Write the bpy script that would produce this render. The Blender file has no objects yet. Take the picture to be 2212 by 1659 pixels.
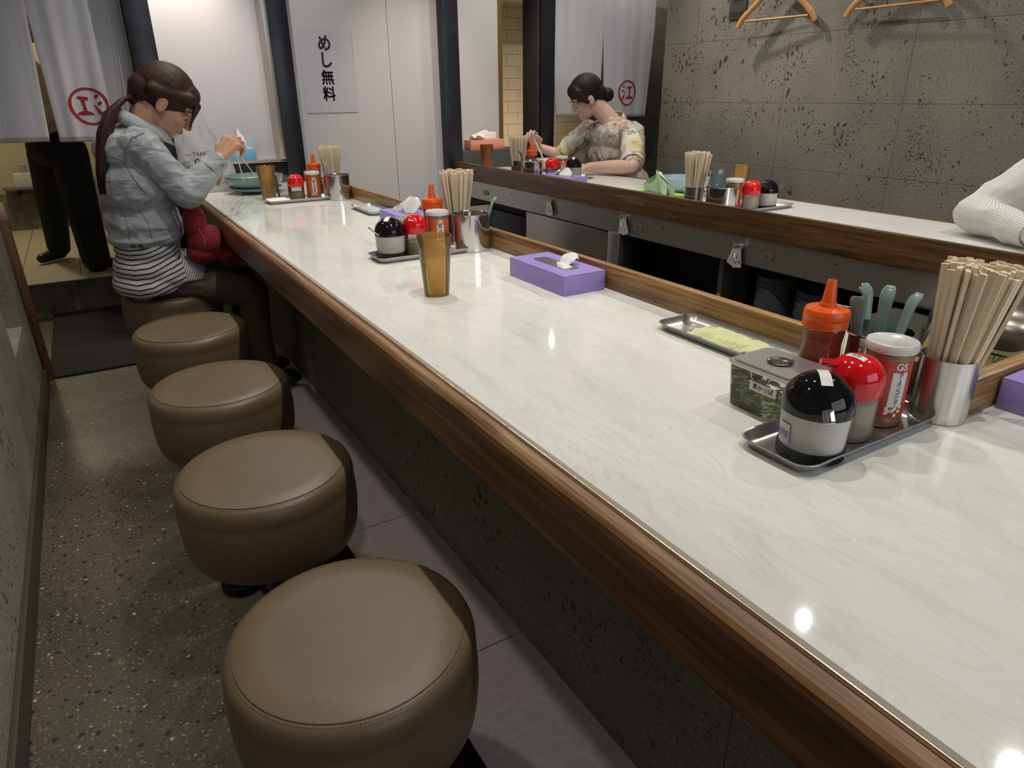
import bpy, bmesh, math, random
from mathutils import Vector, Matrix, noise
from mathutils.bvhtree import BVHTree
random.seed(7)
SC = bpy.context.scene
COL = SC.collection
PI = math.pi
V = Vector

# ------------------------------------------------------------------ camera, light, exposure
HC = 0.73                                   # counter height
cam_d = bpy.data.cameras.new('camera')
cam = bpy.data.objects.new('camera', cam_d); COL.objects.link(cam)
cam_d.sensor_fit = 'HORIZONTAL'; cam_d.sensor_width = 36.0
cam_d.lens = 1468.6 * 36.0 / 2212.0
cam_d.clip_start = 0.02
_y, _p, _r = 0.53855106, 0.40447568, -0.01039853
_f = V((math.sin(_y) * math.cos(_p), math.cos(_y) * math.cos(_p), -math.sin(_p)))
_rt = V((math.cos(_y), -math.sin(_y), 0)); _up = _rt.cross(_f)
_rx = _rt * math.cos(_r) + _up * math.sin(_r); _ux = -_rt * math.sin(_r) + _up * math.cos(_r)
cam.matrix_world = Matrix(((_rx.x, _ux.x, -_f.x, 0), (_rx.y, _ux.y, -_f.y, 0), (_rx.z, _ux.z, -_f.z, HC + 0.41), (0, 0, 0, 1)))
SC.camera = cam
SC.view_settings.view_transform = 'Standard'
SC.view_settings.look = 'None'
SC.view_settings.gamma = 1.0
SC.view_settings.use_curve_mapping = False
SC.view_settings.exposure = 0.0

world = bpy.data.worlds.new('world'); SC.world = world
world.use_nodes = True
world.node_tree.nodes['Background'].inputs[0].default_value = (0.9, 0.95, 1.0, 1)
world.node_tree.nodes['Background'].inputs[1].default_value = 0.05

def lamp(name, kind, loc, target, power, color, size=0.04, spot=90, blend=0.5, sy=None):
    d = bpy.data.lights.new(name, kind); d.energy = power; d.color = color
    if kind == 'SPOT':
        d.spot_size = math.radians(spot); d.spot_blend = blend; d.shadow_soft_size = size
    elif kind == 'POINT':
        d.shadow_soft_size = size
    else:
        d.size = size
        if sy: d.shape = 'RECTANGLE'; d.size_y = sy
    o = bpy.data.objects.new(name, d); COL.objects.link(o); o.location = loc
    o.rotation_euler = (V(target) - V(loc)).to_track_quat('-Z', 'Y').to_euler()
    o['kind'] = 'helper'
    return o
WARM = (1.0, 0.95, 0.87)
for yy in (0.25, 1.05, 1.85, 2.65, 3.3):
    lamp('downlight', 'SPOT', (0.78, yy, 2.38), (0.80, yy, 0), 27, WARM, 0.014, 112, 0.6)
for yy in (0.5, 1.3, 2.15, 3.0):
    lamp('downlight', 'SPOT', (2.20, yy, 2.38), (2.18, yy, 0), 30, WARM, 0.014, 112, 0.6)
lamp('wall_spotlight', 'SPOT', (2.62, 3.15, 2.45), (3.1, 2.45, 1.5), 62, WARM, 0.03, 90, 1.0)
lamp('wall_spotlight', 'SPOT', (0.475, 3.62, 1.98), (0.49, 3.80, 1.50), 46, (1, 0.86, 0.7), 0.03, 80, 0.9)  # added spot that makes the glare on the frosted pane
lamp('wall_spotlight', 'SPOT', (1.60, 2.9, 2.3), (1.66, 3.72, 1.05), 34, (1, 0.86, 0.72), 0.03, 48, 0.9)
for yy in (1.0, 2.5):
    lamp('aisle_downlight', 'SPOT', (-0.18, yy, 2.38), (0.15, yy, 0), 14, (1, 0.91, 0.80), 0.04, 108, 0.9)
lamp('rear_fill', 'SPOT', (2.85, 3.60, 2.42), (3.15, 3.9, 1.0), 24, WARM, 0.03, 120, 0.8)  # added fill for the dark wall by the right curtain
lamp('outer_room_lamp', 'POINT', (-0.5, 5.7, 2.3), (0, 4.6, 0), 42, (1, 0.88, 0.62), 0.08)
lamp('corridor_fill', 'POINT', (2.95, 4.45, 0.8), (3, 4.6, 0), 6, (1, 0.85, 0.62), 0.04)  # added low light that warms the block wall from below
lamp('corridor_ceiling_lamp', 'POINT', (3.0, 4.4, 2.2), (3, 4.6, 0), 3.5, (1, 0.9, 0.75), 0.02)
lamp('ledge_fill', 'SPOT', (2.05, 3.50, 2.3), (2.06, 3.74, 0.9), 20, WARM, 0.02, 62, 0.7)  # added to brighten the box and tissues on the ledge
lamp('side_passage_fill', 'POINT', (3.8, 3.55, 2.2), (3, 4.6, 0), 7, WARM, 0.08)  # added fill that reaches the dark wall past the curtain
lamp('window_daylight', 'AREA', (1.3, -2.35, 1.55), (0.6, 2.0, 0.4), 24, (0.86, 0.91, 1.0), 2.6, sy=1.5)

# ------------------------------------------------------------------ materials
def newmat(name):
    m = bpy.data.materials.new(name); m.use_nodes = True
    nt = m.node_tree; return m, nt, nt.nodes, nt.links, nt.nodes['Principled BSDF']
def plain(name, col, rough=0.5, metal=0.0, bump=0.0, bscale=200.0, var=0.0, vscale=8.0, spec=0.5, coat=0.0, sub=0.0, trans=0.0, sheen=0.0):
    m, nt, N, L, B = newmat(name)
    B.inputs['Base Color'].default_value = (*col, 1); B.inputs['Roughness'].default_value = rough
    B.inputs['Metallic'].default_value = metal; B.inputs['Specular IOR Level'].default_value = spec
    B.inputs['Coat Weight'].default_value = coat; B.inputs['Transmission Weight'].default_value = trans
    if sheen: B.inputs['Sheen Weight'].default_value = sheen
    if sub:
        B.inputs['Subsurface Weight'].default_value = sub; B.inputs['Subsurface Radius'].default_value = (0.02, 0.008, 0.004); B.inputs['Subsurface Scale'].default_value = 0.3
    tc = N.new('ShaderNodeTexCoord')
    if var:
        n = N.new('ShaderNodeTexNoise'); n.inputs['Scale'].default_value = vscale; n.inputs['Detail'].default_value = 5
        L.new(tc.outputs['Object'], n.inputs['Vector'])
        r = N.new('ShaderNodeValToRGB'); L.new(n.outputs['Fac'], r.inputs[0])
        r.color_ramp.elements[0].position = 0.3; r.color_ramp.elements[1].position = 0.7
        r.color_ramp.elements[0].color = (*[c * (1 - var) for c in col], 1)
        r.color_ramp.elements[1].color = (*[min(1, c * (1 + var)) for c in col], 1)
        L.new(r.outputs[0], B.inputs['Base Color'])
    if bump:
        n2 = N.new('ShaderNodeTexNoise'); n2.inputs['Scale'].default_value = bscale; n2.inputs['Detail'].default_value = 3
        L.new(tc.outputs['Object'], n2.inputs['Vector'])
        b = N.new('ShaderNodeBump'); b.inputs['Strength'].default_value = bump; b.inputs['Distance'].default_value = 0.002
        L.new(n2.outputs['Fac'], b.inputs['Height']); L.new(b.outputs[0], B.inputs['Normal'])
    return m
def clear(name, tint, rough=0.05, body=0.0, bodycol=(1, 1, 1)):
    """thin transparent plastic or glass: tinted see-through, fresnel shine, a little body"""
    m, nt, N, L, B = newmat(name)
    out = N['Material Output']
    tr = N.new('ShaderNodeBsdfTransparent'); tr.inputs[0].default_value = (*tint, 1)
    gl = N.new('ShaderNodeBsdfGlossy'); gl.inputs['Roughness'].default_value = rough
    fr = N.new('ShaderNodeFresnel'); fr.inputs['IOR'].default_value = 1.45
    mx = N.new('ShaderNodeMixShader')
    src = tr.outputs[0]
    if body:
        df = N.new('ShaderNodeBsdfDiffuse'); df.inputs[0].default_value = (*bodycol, 1)
        tl = N.new('ShaderNodeBsdfTranslucent'); tl.inputs[0].default_value = (*bodycol, 1)
        m1 = N.new('ShaderNodeMixShader'); m1.inputs[0].default_value = 0.5; L.new(df.outputs[0], m1.inputs[1]); L.new(tl.outputs[0], m1.inputs[2])
        m2 = N.new('ShaderNodeMixShader'); m2.inputs[0].default_value = body; L.new(tr.outputs[0], m2.inputs[1]); L.new(m1.outputs[0], m2.inputs[2])
        src = m2.outputs[0]
    L.new(fr.outputs[0], mx.inputs[0]); L.new(src, mx.inputs[1]); L.new(gl.outputs[0], mx.inputs[2])
    L.new(mx.outputs[0], out.inputs['Surface'])
    return m
def ramp(N, stops):
    r = N.new('ShaderNodeValToRGB'); e = r.color_ramp.elements
    while len(e) < len(stops): e.new(0.5)
    for i, (p, c) in enumerate(stops):
        e[i].position = p; e[i].color = (*c, 1) if len(c) == 3 else c
    return r
def mapping(N, L, scale=(1, 1, 1), rot=(0, 0, 0), loc=(0, 0, 0)):
    tc = N.new('ShaderNodeTexCoord'); mp = N.new('ShaderNodeMapping')
    mp.inputs['Scale'].default_value = scale; mp.inputs['Rotation'].default_value = rot; mp.inputs['Location'].default_value = loc
    L.new(tc.outputs['Object'], mp.inputs[0]); return mp.outputs[0], tc.outputs['Object']
def tex(N, L, vec, kind, scale, detail=4, rough=0.5, **k):
    n = N.new('ShaderNodeTex' + kind); n.inputs['Scale'].default_value = scale
    if kind == 'Noise':
        n.inputs['Detail'].default_value = detail; n.inputs['Roughness'].default_value = rough
        n.inputs['Distortion'].default_value = k.get('dist', 0)
    L.new(vec, n.inputs['Vector']); return n
def mixc(N, L, fac, a, b, mode='MIX'):
    n = N.new('ShaderNodeMix'); n.data_type = 'RGBA'; n.blend_type = mode
    for s, v in ((0, fac), (6, a), (7, b)):
        if isinstance(v, (int, float)): n.inputs[s].default_value = v
        elif isinstance(v, tuple): n.inputs[s].default_value = (*v, 1)
        else: L.new(v, n.inputs[s])
    return n.outputs[2]
def math_(N, L, op, a, b=0.0, c=None):
    n = N.new('ShaderNodeMath'); n.operation = op
    for s, v in ((0, a), (1, b)) + (((2, c),) if c is not None else ()):
        if isinstance(v, (int, float)): n.inputs[s].default_value = v
        else: L.new(v, n.inputs[s])
    return n.outputs[0]
def bumpit(N, L, B, h, strength, dist=0.002):
    b = N.new('ShaderNodeBump'); b.inputs['Strength'].default_value = strength; b.inputs['Distance'].default_value = dist
    L.new(h, b.inputs['Height']); L.new(b.outputs[0], B.inputs['Normal'])

def m_marble():
    m, nt, N, L, B = newmat('marble')
    v, o = mapping(N, L, (6.0, 1.5, 1), (0, 0, 0.14))
    n1 = tex(N, L, v, 'Noise', 1.7, 8, 0.62, dist=0.5)
    n2 = tex(N, L, v, 'Noise', 3.3, 7, 0.68, dist=0.9)
    n3 = tex(N, L, o, 'Noise', 2.2, 3, 0.5)
    r1 = ramp(N, [(0.28, (0.62, 0.62, 0.565)), (0.43, (0.76, 0.765, 0.715)), (0.60, (0.80, 0.805, 0.765)), (0.74, (0.72, 0.73, 0.70))])
    L.new(n1.outputs['Fac'], r1.inputs[0])
    r2 = ramp(N, [(0.60, (0, 0, 0)), (0.73, (1, 1, 1))]); L.new(n2.outputs['Fac'], r2.inputs[0])
    r3 = ramp(N, [(0.45, (0, 0, 0)), (0.65, (1, 1, 1))]); L.new(n3.outputs['Fac'], r3.inputs[0])
    f = math_(N, L, 'MULTIPLY', r2.outputs[0], r3.outputs[0]); f = math_(N, L, 'MULTIPLY', f, 0.75)
    c = mixc(N, L, f, r1.outputs[0], (0.50, 0.40, 0.26))
    r4 = ramp(N, [(0.47, (0, 0, 0)), (0.5, (1, 1, 1)), (0.53, (0, 0, 0))]); L.new(n2.outputs['Fac'], r4.inputs[0])
    f2 = math_(N, L, 'MULTIPLY', math_(N, L, 'MULTIPLY', r4.outputs[0], n3.outputs['Fac']), 0.42)
    c = mixc(N, L, f2, c, (0.45, 0.45, 0.41))
    L.new(c, B.inputs['Base Color']); B.inputs['Roughness'].default_value = 0.06; B.inputs['Specular IOR Level'].default_value = 0.26
    return m
def m_wood(name, axis='y', c0=(0.055, 0.022, 0.008), c1=(0.17, 0.075, 0.025), c2=(0.26, 0.135, 0.048), rough=0.33, k=1.0):
    m, nt, N, L, B = newmat(name)
    sc = {'y': (14, 0.9, 14), 'x': (0.9, 14, 14), 'z': (14, 14, 0.9)}[axis]
    v, o = mapping(N, L, tuple(s * k for s in sc))
    n1 = tex(N, L, v, 'Noise', 1.6, 8, 0.6, dist=1.2)
    sc2 = {'y': (120, 3.5, 120), 'x': (3.5, 120, 120), 'z': (120, 120, 3.5)}[axis]
    v2, _ = mapping(N, L, tuple(s * k for s in sc2))
    n2 = tex(N, L, v2, 'Noise', 1.5, 4, 0.6)
    r = ramp(N, [(0.32, c0), (0.5, c1), (0.68, c2)]); L.new(n1.outputs['Fac'], r.inputs[0])
    lo = 0.35 if k > 0.5 else 0.8
    r2 = ramp(N, [(0.35, (lo, lo, lo)), (0.55, (1, 1, 1))]); L.new(n2.outputs['Fac'], r2.inputs[0])
    c = mixc(N, L, 0.75, r.outputs[0], r2.outputs[0], 'MULTIPLY')
    L.new(c, B.inputs['Base Color']); B.inputs['Roughness'].default_value = rough
    bumpit(N, L, B, n2.outputs['Fac'], 0.25, 0.0008)
    return m
def m_stone(name, base=(0.235, 0.215, 0.165), dark=(0.14, 0.13, 0.105), joints=None, pit=1.0):
    m, nt, N, L, B = newmat(name)
    v, o = mapping(N, L)
    n1 = tex(N, L, o, 'Noise', 2.2, 3, 0.5); n2 = tex(N, L, o, 'Noise', 120, 4, 0.7)
    r = ramp(N, [(0.3, dark), (0.7, base)]); L.new(n1.outputs['Fac'], r.inputs[0])
    rr = ramp(N, [(0.32, (0.45, 0.45, 0.45)), (0.52, (0.95, 0.95, 0.95)), (0.74, (1.7, 1.65, 1.5))]); L.new(n2.outputs['Fac'], rr.inputs[0])
    c = mixc(N, L, 0.6, r.outputs[0], rr.outputs[0], 'MULTIPLY')
    vp, _ = mapping(N, L, (1, 1.25, 0.72), (0.5, 0, 0))
    dn = tex(N, L, o, 'Noise', 30, 3, 0.6)
    vd = mixc(N, L, 0.035, vp, dn.outputs['Color'], 'ADD')
    h = None
    for s, th, ns in ((17, 0.11, 2.6), (34, 0.17, 4.0), (80, 0.16, 6.0)):
        vo = tex(N, L, vd, 'Voronoi', s)
        mask = tex(N, L, o, 'Noise', ns, 2)
        k = math_(N, L, 'MULTIPLY', math_(N, L, 'SUBTRACT', mask.outputs['Fac'], 0.34), 1.25 * th / 0.17)
        k = math_(N, L, 'MULTIPLY', k, pit)
        d = math_(N, L, 'SUBTRACT', k, vo.outputs['Distance'])
        d = math_(N, L, 'MULTIPLY', d, 9.0)
        cl = N.new('ShaderNodeClamp'); L.new(d, cl.inputs[0])
        h = cl.outputs[0] if h is None else math_(N, L, 'MAXIMUM', h, cl.outputs[0])
    tint = ramp(N, [(0.4, (0.055, 0.035, 0.018)), (0.6, (0.012, 0.011, 0.010))]); L.new(mask.outputs['Fac'], tint.inputs[0])
    c = mixc(N, L, math_(N, L, 'MULTIPLY', h, 0.85), c, tint.outputs[0])
    hh = math_(N, L, 'ADD', math_(N, L, 'MULTIPLY', h, -1.0), math_(N, L, 'MULTIPLY', n2.outputs['Fac'], 0.35))
    if joints:
        sx = N.new('ShaderNodeSeparateXYZ'); L.new(o, sx.inputs[0])
        g = None
        for ax, off, step in joints:
            t = math_(N, L, 'ADD', sx.outputs[ax], -off + 50 * step)
            t = math_(N, L, 'MODULO', t, step)
            t = math_(N, L, 'LESS_THAN', t, 0.0022)
            g = t if g is None else math_(N, L, 'MAXIMUM', g, t)
        c = mixc(N, L, math_(N, L, 'MULTIPLY', g, 0.8), c, (0.03, 0.028, 0.024))
        hh = math_(N, L, 'SUBTRACT', hh, g)
    L.new(c, B.inputs['Base Color']); B.inputs['Roughness'].default_value = 0.72
    bumpit(N, L, B, hh, 0.7, 0.004)
    return m
def m_terrazzo():
    m, nt, N, L, B = newmat('terrazzo')
    v, o = mapping(N, L, (1, 1, 0.3))
    n1 = tex(N, L, o, 'Noise', 2.0, 4); n2 = tex(N, L, o, 'Noise', 160, 3)
    r = ramp(N, [(0.35, (0.075, 0.067, 0.052)), (0.65, (0.125, 0.110, 0.080))]); L.new(n1.outputs['Fac'], r.inputs[0])
    r0 = ramp(N, [(0.3, (0.6, 0.6, 0.6)), (0.7, (1.3, 1.3, 1.3))]); L.new(n2.outputs['Fac'], r0.inputs[0])
    c = mixc(N, L, 1.0, r.outputs[0], r0.outputs[0], 'MULTIPLY')
    dn = tex(N, L, o, 'Noise', 60, 2); vd = mixc(N, L, 0.012, v, dn.outputs['Color'], 'ADD')
    for s, th, sel, col in ((70, 0.42, 0.55, (0.02, 0.02, 0.02)), (85, 0.27, 0.66, (0.38, 0.34, 0.27)), (110, 0.42, 0.45, (0.20, 0.165, 0.11)), (52, 0.22, 0.78, (0.60, 0.56, 0.48))):
        vo = tex(N, L, vd, 'Voronoi', s)
        sp = N.new('ShaderNodeSeparateColor'); L.new(vo.outputs['Color'], sp.inputs[0])
        a = math_(N, L, 'GREATER_THAN', sp.outputs[0], sel)
        k = math_(N, L, 'MULTIPLY', sp.outputs[1], th)
        b = math_(N, L, 'LESS_THAN', vo.outputs['Distance'], k)
        c = mixc(N, L, math_(N, L, 'MULTIPLY', a, b), c, col)
    L.new(c, B.inputs['Base Color']); B.inputs['Roughness'].default_value = 0.42
    return m
def m_leather(name='leather'):
    m, nt, N, L, B = newmat(name)
    v, o = mapping(N, L)
    n1 = tex(N, L, o, 'Noise', 6, 5, 0.6); vo = tex(N, L, o, 'Voronoi', 520)
    r = ramp(N, [(0.3, (0.140, 0.098, 0.052)), (0.7, (0.172, 0.124, 0.068))]); L.new(n1.outputs['Fac'], r.inputs[0])
    L.new(r.outputs[0], B.inputs['Base Color']); B.inputs['Roughness'].default_value = 0.36
    bumpit(N, L, B, vo.outputs['Distance'], 0.22, 0.001)
    return m
def m_brushed(name, col=(0.62, 0.61, 0.59), rough=0.28, axis='y'):
    m, nt, N, L, B = newmat(name)
    sc = {'y': (300, 3, 300), 'x': (3, 300, 300), 'z': (300, 300, 3)}[axis]
    v, o = mapping(N, L, sc)
    n1 = tex(N, L, v, 'Noise', 1, 3)
    r = ramp(N, [(0.3, tuple(c * 0.8 for c in col)), (0.7, col)]); L.new(n1.outputs['Fac'], r.inputs[0])
    L.new(r.outputs[0], B.inputs['Base Color']); B.inputs['Metallic'].default_value = 1; B.inputs['Roughness'].default_value = rough
    bumpit(N, L, B, n1.outputs['Fac'], 0.06, 0.0005)
    return m
def m_stripe():
    m, nt, N, L, B = newmat('striped_jersey')
    v, o = mapping(N, L); sx = N.new('ShaderNodeSeparateXYZ'); L.new(o, sx.inputs[0])
    n = tex(N, L, o, 'Noise', 9, 2)
    bend = math_(N, L, 'MAXIMUM', math_(N, L, 'SUBTRACT', sx.outputs[0], 0.12), 0.0)
    bend2 = math_(N, L, 'MAXIMUM', math_(N, L, 'SUBTRACT', sx.outputs[0], 0.235), 0.0)
    t = math_(N, L, 'SUBTRACT', sx.outputs[2], math_(N, L, 'MULTIPLY', bend, 0.20))
    t = math_(N, L, 'SUBTRACT', t, math_(N, L, 'MULTIPLY', bend2, 1.7))
    sag = math_(N, L, 'ABSOLUTE', math_(N, L, 'SUBTRACT', sx.outputs[0], 0.075))
    t = math_(N, L, 'SUBTRACT', t, math_(N, L, 'MULTIPLY', sag, 0.13))
    t = math_(N, L, 'ADD', t, math_(N, L, 'MULTIPLY', n.outputs['Fac'], 0.012))
    t = math_(N, L, 'MODULO', math_(N, L, 'ADD', t, 5.0), 0.0172)
    t = math_(N, L, 'LESS_THAN', t, 0.0050)
    c = mixc(N, L, t, (0.62, 0.60, 0.59), (0.012, 0.011, 0.016))
    L.new(c, B.inputs['Base Color']); B.inputs['Roughness'].default_value = 0.85
    n2 = tex(N, L, o, 'Noise', 600, 2); bumpit(N, L, B, n2.outputs['Fac'], 0.3, 0.001)
    return m
def m_floral():
    m, nt, N, L, B = newmat('printed_shirt')
    v, o = mapping(N, L)
    dn = tex(N, L, o, 'Noise', 12, 3); vd = mixc(N, L, 0.10, v, dn.outputs['Color'], 'ADD')
    vo = tex(N, L, vd, 'Voronoi', 15); ve = N.new('ShaderNodeTexVoronoi'); ve.feature = 'DISTANCE_TO_EDGE'; ve.inputs['Scale'].default_value = 22; L.new(vd, ve.inputs['Vector'])
    hs = N.new('ShaderNodeSeparateColor'); L.new(vo.outputs['Color'], hs.inputs[0])
    r = ramp(N, [(0.0, (0.60, 0.54, 0.45)), (0.35, (0.66, 0.61, 0.52)), (0.5, (0.62, 0.38, 0.36)), (0.58, (0.66, 0.60, 0.50)), (0.72, (0.66, 0.53, 0.26)), (0.80, (0.68, 0.63, 0.55)), (0.92, (0.33, 0.40, 0.36)), (0.96, (0.68, 0.63, 0.55))])
    L.new(hs.outputs[0], r.inputs[0])
    ln = math_(N, L, 'LESS_THAN', ve.outputs['Distance'], 0.035)
    ms = tex(N, L, o, 'Noise', 7, 2); mk = math_(N, L, 'GREATER_THAN', ms.outputs['Fac'], 0.5)
    rings = math_(N, L, 'COMPARE', vo.outputs['Distance'], 0.33, 0.03)
    f = math_(N, L, 'MAXIMUM', math_(N, L, 'MULTIPLY', ln, mk), math_(N, L, 'MULTIPLY', rings, 0.7))
    c = mixc(N, L, math_(N, L, 'MULTIPLY', f, 0.85), r.outputs[0], (0.07, 0.06, 0.055))
    L.new(c, B.inputs['Base Color']); B.inputs['Roughness'].default_value = 0.8
    return m
def m_rib():
    m, nt, N, L, B = newmat('ribbed_knit')
    v, o = mapping(N, L, (1, 1, 1), (0.5, 0.4, 0.3))
    w = N.new('ShaderNodeTexWave'); w.inputs['Scale'].default_value = 75; w.bands_direction = 'Z'; w.inputs['Distortion'].default_value = 1.2; w.inputs['Detail Scale'].default_value = 0.3
    L.new(v, w.inputs['Vector'])
    r = ramp(N, [(0.0, (0.50, 0.49, 0.47)), (0.5, (0.72, 0.71, 0.69))]); L.new(w.outputs['Fac'], r.inputs[0])
    L.new(r.outputs[0], B.inputs['Base Color']); B.inputs['Roughness'].default_value = 0.9
    bumpit(N, L, B, w.outputs['Fac'], 0.8, 0.002)
    return m
def m_brick(name, base, joint, bw=0.4, bh=0.19, shift=True):
    m, nt, N, L, B = newmat(name)
    tc = N.new('ShaderNodeTexCoord'); sx = N.new('ShaderNodeSeparateXYZ'); L.new(tc.outputs['Object'], sx.inputs[0])
    cx = N.new('ShaderNodeCombineXYZ'); L.new(sx.outputs[0], cx.inputs[0]); L.new(sx.outputs[2], cx.inputs[1])
    b = N.new('ShaderNodeTexBrick'); b.inputs['Scale'].default_value = 1.0
    b.inputs['Brick Width'].default_value = bw; b.inputs['Row Height'].default_value = bh; b.inputs['Mortar Size'].default_value = 0.003
    b.inputs['Color1'].default_value = (*base, 1); b.inputs['Color2'].default_value = (*[c * 0.93 for c in base], 1); b.inputs['Mortar'].default_value = (*joint, 1)
    L.new(cx.outputs[0], b.inputs['Vector']); L.new(b.outputs['Color'], B.inputs['Base Color']); B.inputs['Roughness'].default_value = 0.6
    return m
def m_frost():
    m, nt, N, L, B = newmat('frosted_glass')
    v, o = mapping(N, L)
    n = tex(N, L, o, 'Noise', 55, 3, 0.6)
    B.inputs['Base Color'].default_value = (0.50, 0.49, 0.52, 1); B.inputs['Roughness'].default_value = 0.17
    B.inputs['Specular IOR Level'].default_value = 0.6
    bumpit(N, L, B, n.outputs['Fac'], 0.10, 0.004)
    return m
def m_mat():
    m, nt, N, L, B = newmat('ribbed_mat')
    v, o = mapping(N, L, (1, 1, 1)); n = tex(N, L, o, 'Noise', 160, 3, 0.7)
    w = N.new('ShaderNodeTexWave'); w.inputs['Scale'].default_value = 24; w.bands_direction = 'Y'; w.inputs['Distortion'].default_value = 2.5; w.inputs['Detail Scale'].default_value = 6
    L.new(o, w.inputs['Vector'])
    r = ramp(N, [(0.40, (0.006, 0.006, 0.007)), (0.72, (0.085, 0.080, 0.078))]); L.new(n.outputs['Fac'], r.inputs[0])
    c = mixc(N, L, 0.7, r.outputs[0], w.outputs['Color'], 'MULTIPLY')
    L.new(c, B.inputs['Base Color']); B.inputs['Roughness'].default_value = 0.95
    bumpit(N, L, B, w.outputs['Fac'], 0.8, 0.004)
    return m
def m_denim(name, c0, c1):
    m, nt, N, L, B = newmat(name)
    v, o = mapping(N, L)
    n1 = tex(N, L, o, 'Noise', 14, 6, 0.65, dist=0.3); n2 = tex(N, L, o, 'Noise', 450, 3)
    vf, _ = mapping(N, L, (9, 9, 22), (0, 0.6, 0)); nf = tex(N, L, vf, 'Noise', 1.0, 3, 0.5, dist=0.8)
    r = ramp(N, [(0.3, c0), (0.7, c1)]); L.new(n1.outputs['Fac'], r.inputs[0])
    r2 = ramp(N, [(0.3, (0.75, 0.75, 0.75)), (0.7, (1.1, 1.1, 1.1))]); L.new(n2.outputs['Fac'], r2.inputs[0])
    c = mixc(N, L, 1.0, r.outputs[0], r2.outputs[0], 'MULTIPLY')
    L.new(c, B.inputs['Base Color']); B.inputs['Roughness'].default_value = 0.85
    h = math_(N, L, 'ADD', math_(N, L, 'MULTIPLY', nf.outputs['Fac'], 1.0), math_(N, L, 'MULTIPLY', n2.outputs['Fac'], 0.05))
    bumpit(N, L, B, h, 0.8, 0.016)
    return m
def m_cloth(name, col, fold=0.010, fs=(7, 7, 18), rot=(0, 0.5, 0)):
    m, nt, N, L, B = newmat(name)
    v, o = mapping(N, L, fs, rot); n = tex(N, L, v, 'Noise', 1.0, 3, 0.5, dist=0.8); n2 = tex(N, L, o, 'Noise', 400, 2)
    B.inputs['Base Color'].default_value = (*col, 1); B.inputs['Roughness'].default_value = 0.85
    h = math_(N, L, 'ADD', n.outputs['Fac'], math_(N, L, 'MULTIPLY', n2.outputs['Fac'], 0.05))
    bumpit(N, L, B, h, 0.8, fold)
    return m
def m_hair(name, col):
    m, nt, N, L, B = newmat(name)
    v, o = mapping(N, L, (260, 260, 40), (0, 0.7, 0)); n = tex(N, L, v, 'Noise', 1.0, 3)
    r = ramp(N, [(0.3, tuple(c * 0.5 for c in col)), (0.7, tuple(c * 1.5 for c in col))]); L.new(n.outputs['Fac'], r.inputs[0])
    L.new(r.outputs[0], B.inputs['Base Color']); B.inputs['Roughness'].default_value = 0.55; B.inputs['Specular IOR Level'].default_value = 0.3
    bumpit(N, L, B, n.outputs['Fac'], 0.6, 0.002); return m
def m_towel(name, ca, cb, s=140):
    m, nt, N, L, B = newmat(name)
    v, o = mapping(N, L, (1, 1, 1), (0, 0, 0.5))
    w = N.new('ShaderNodeTexWave'); w.inputs['Scale'].default_value = s; w.inputs['Distortion'].default_value = 1.0; L.new(v, w.inputs['Vector'])
    r = ramp(N, [(0.4, ca), (0.6, cb)]); L.new(w.outputs['Fac'], r.inputs[0])
    L.new(r.outputs[0], B.inputs['Base Color']); B.inputs['Roughness'].default_value = 0.9
    bumpit(N, L, B, w.outputs['Fac'], 0.3, 0.001)
    return m

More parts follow.
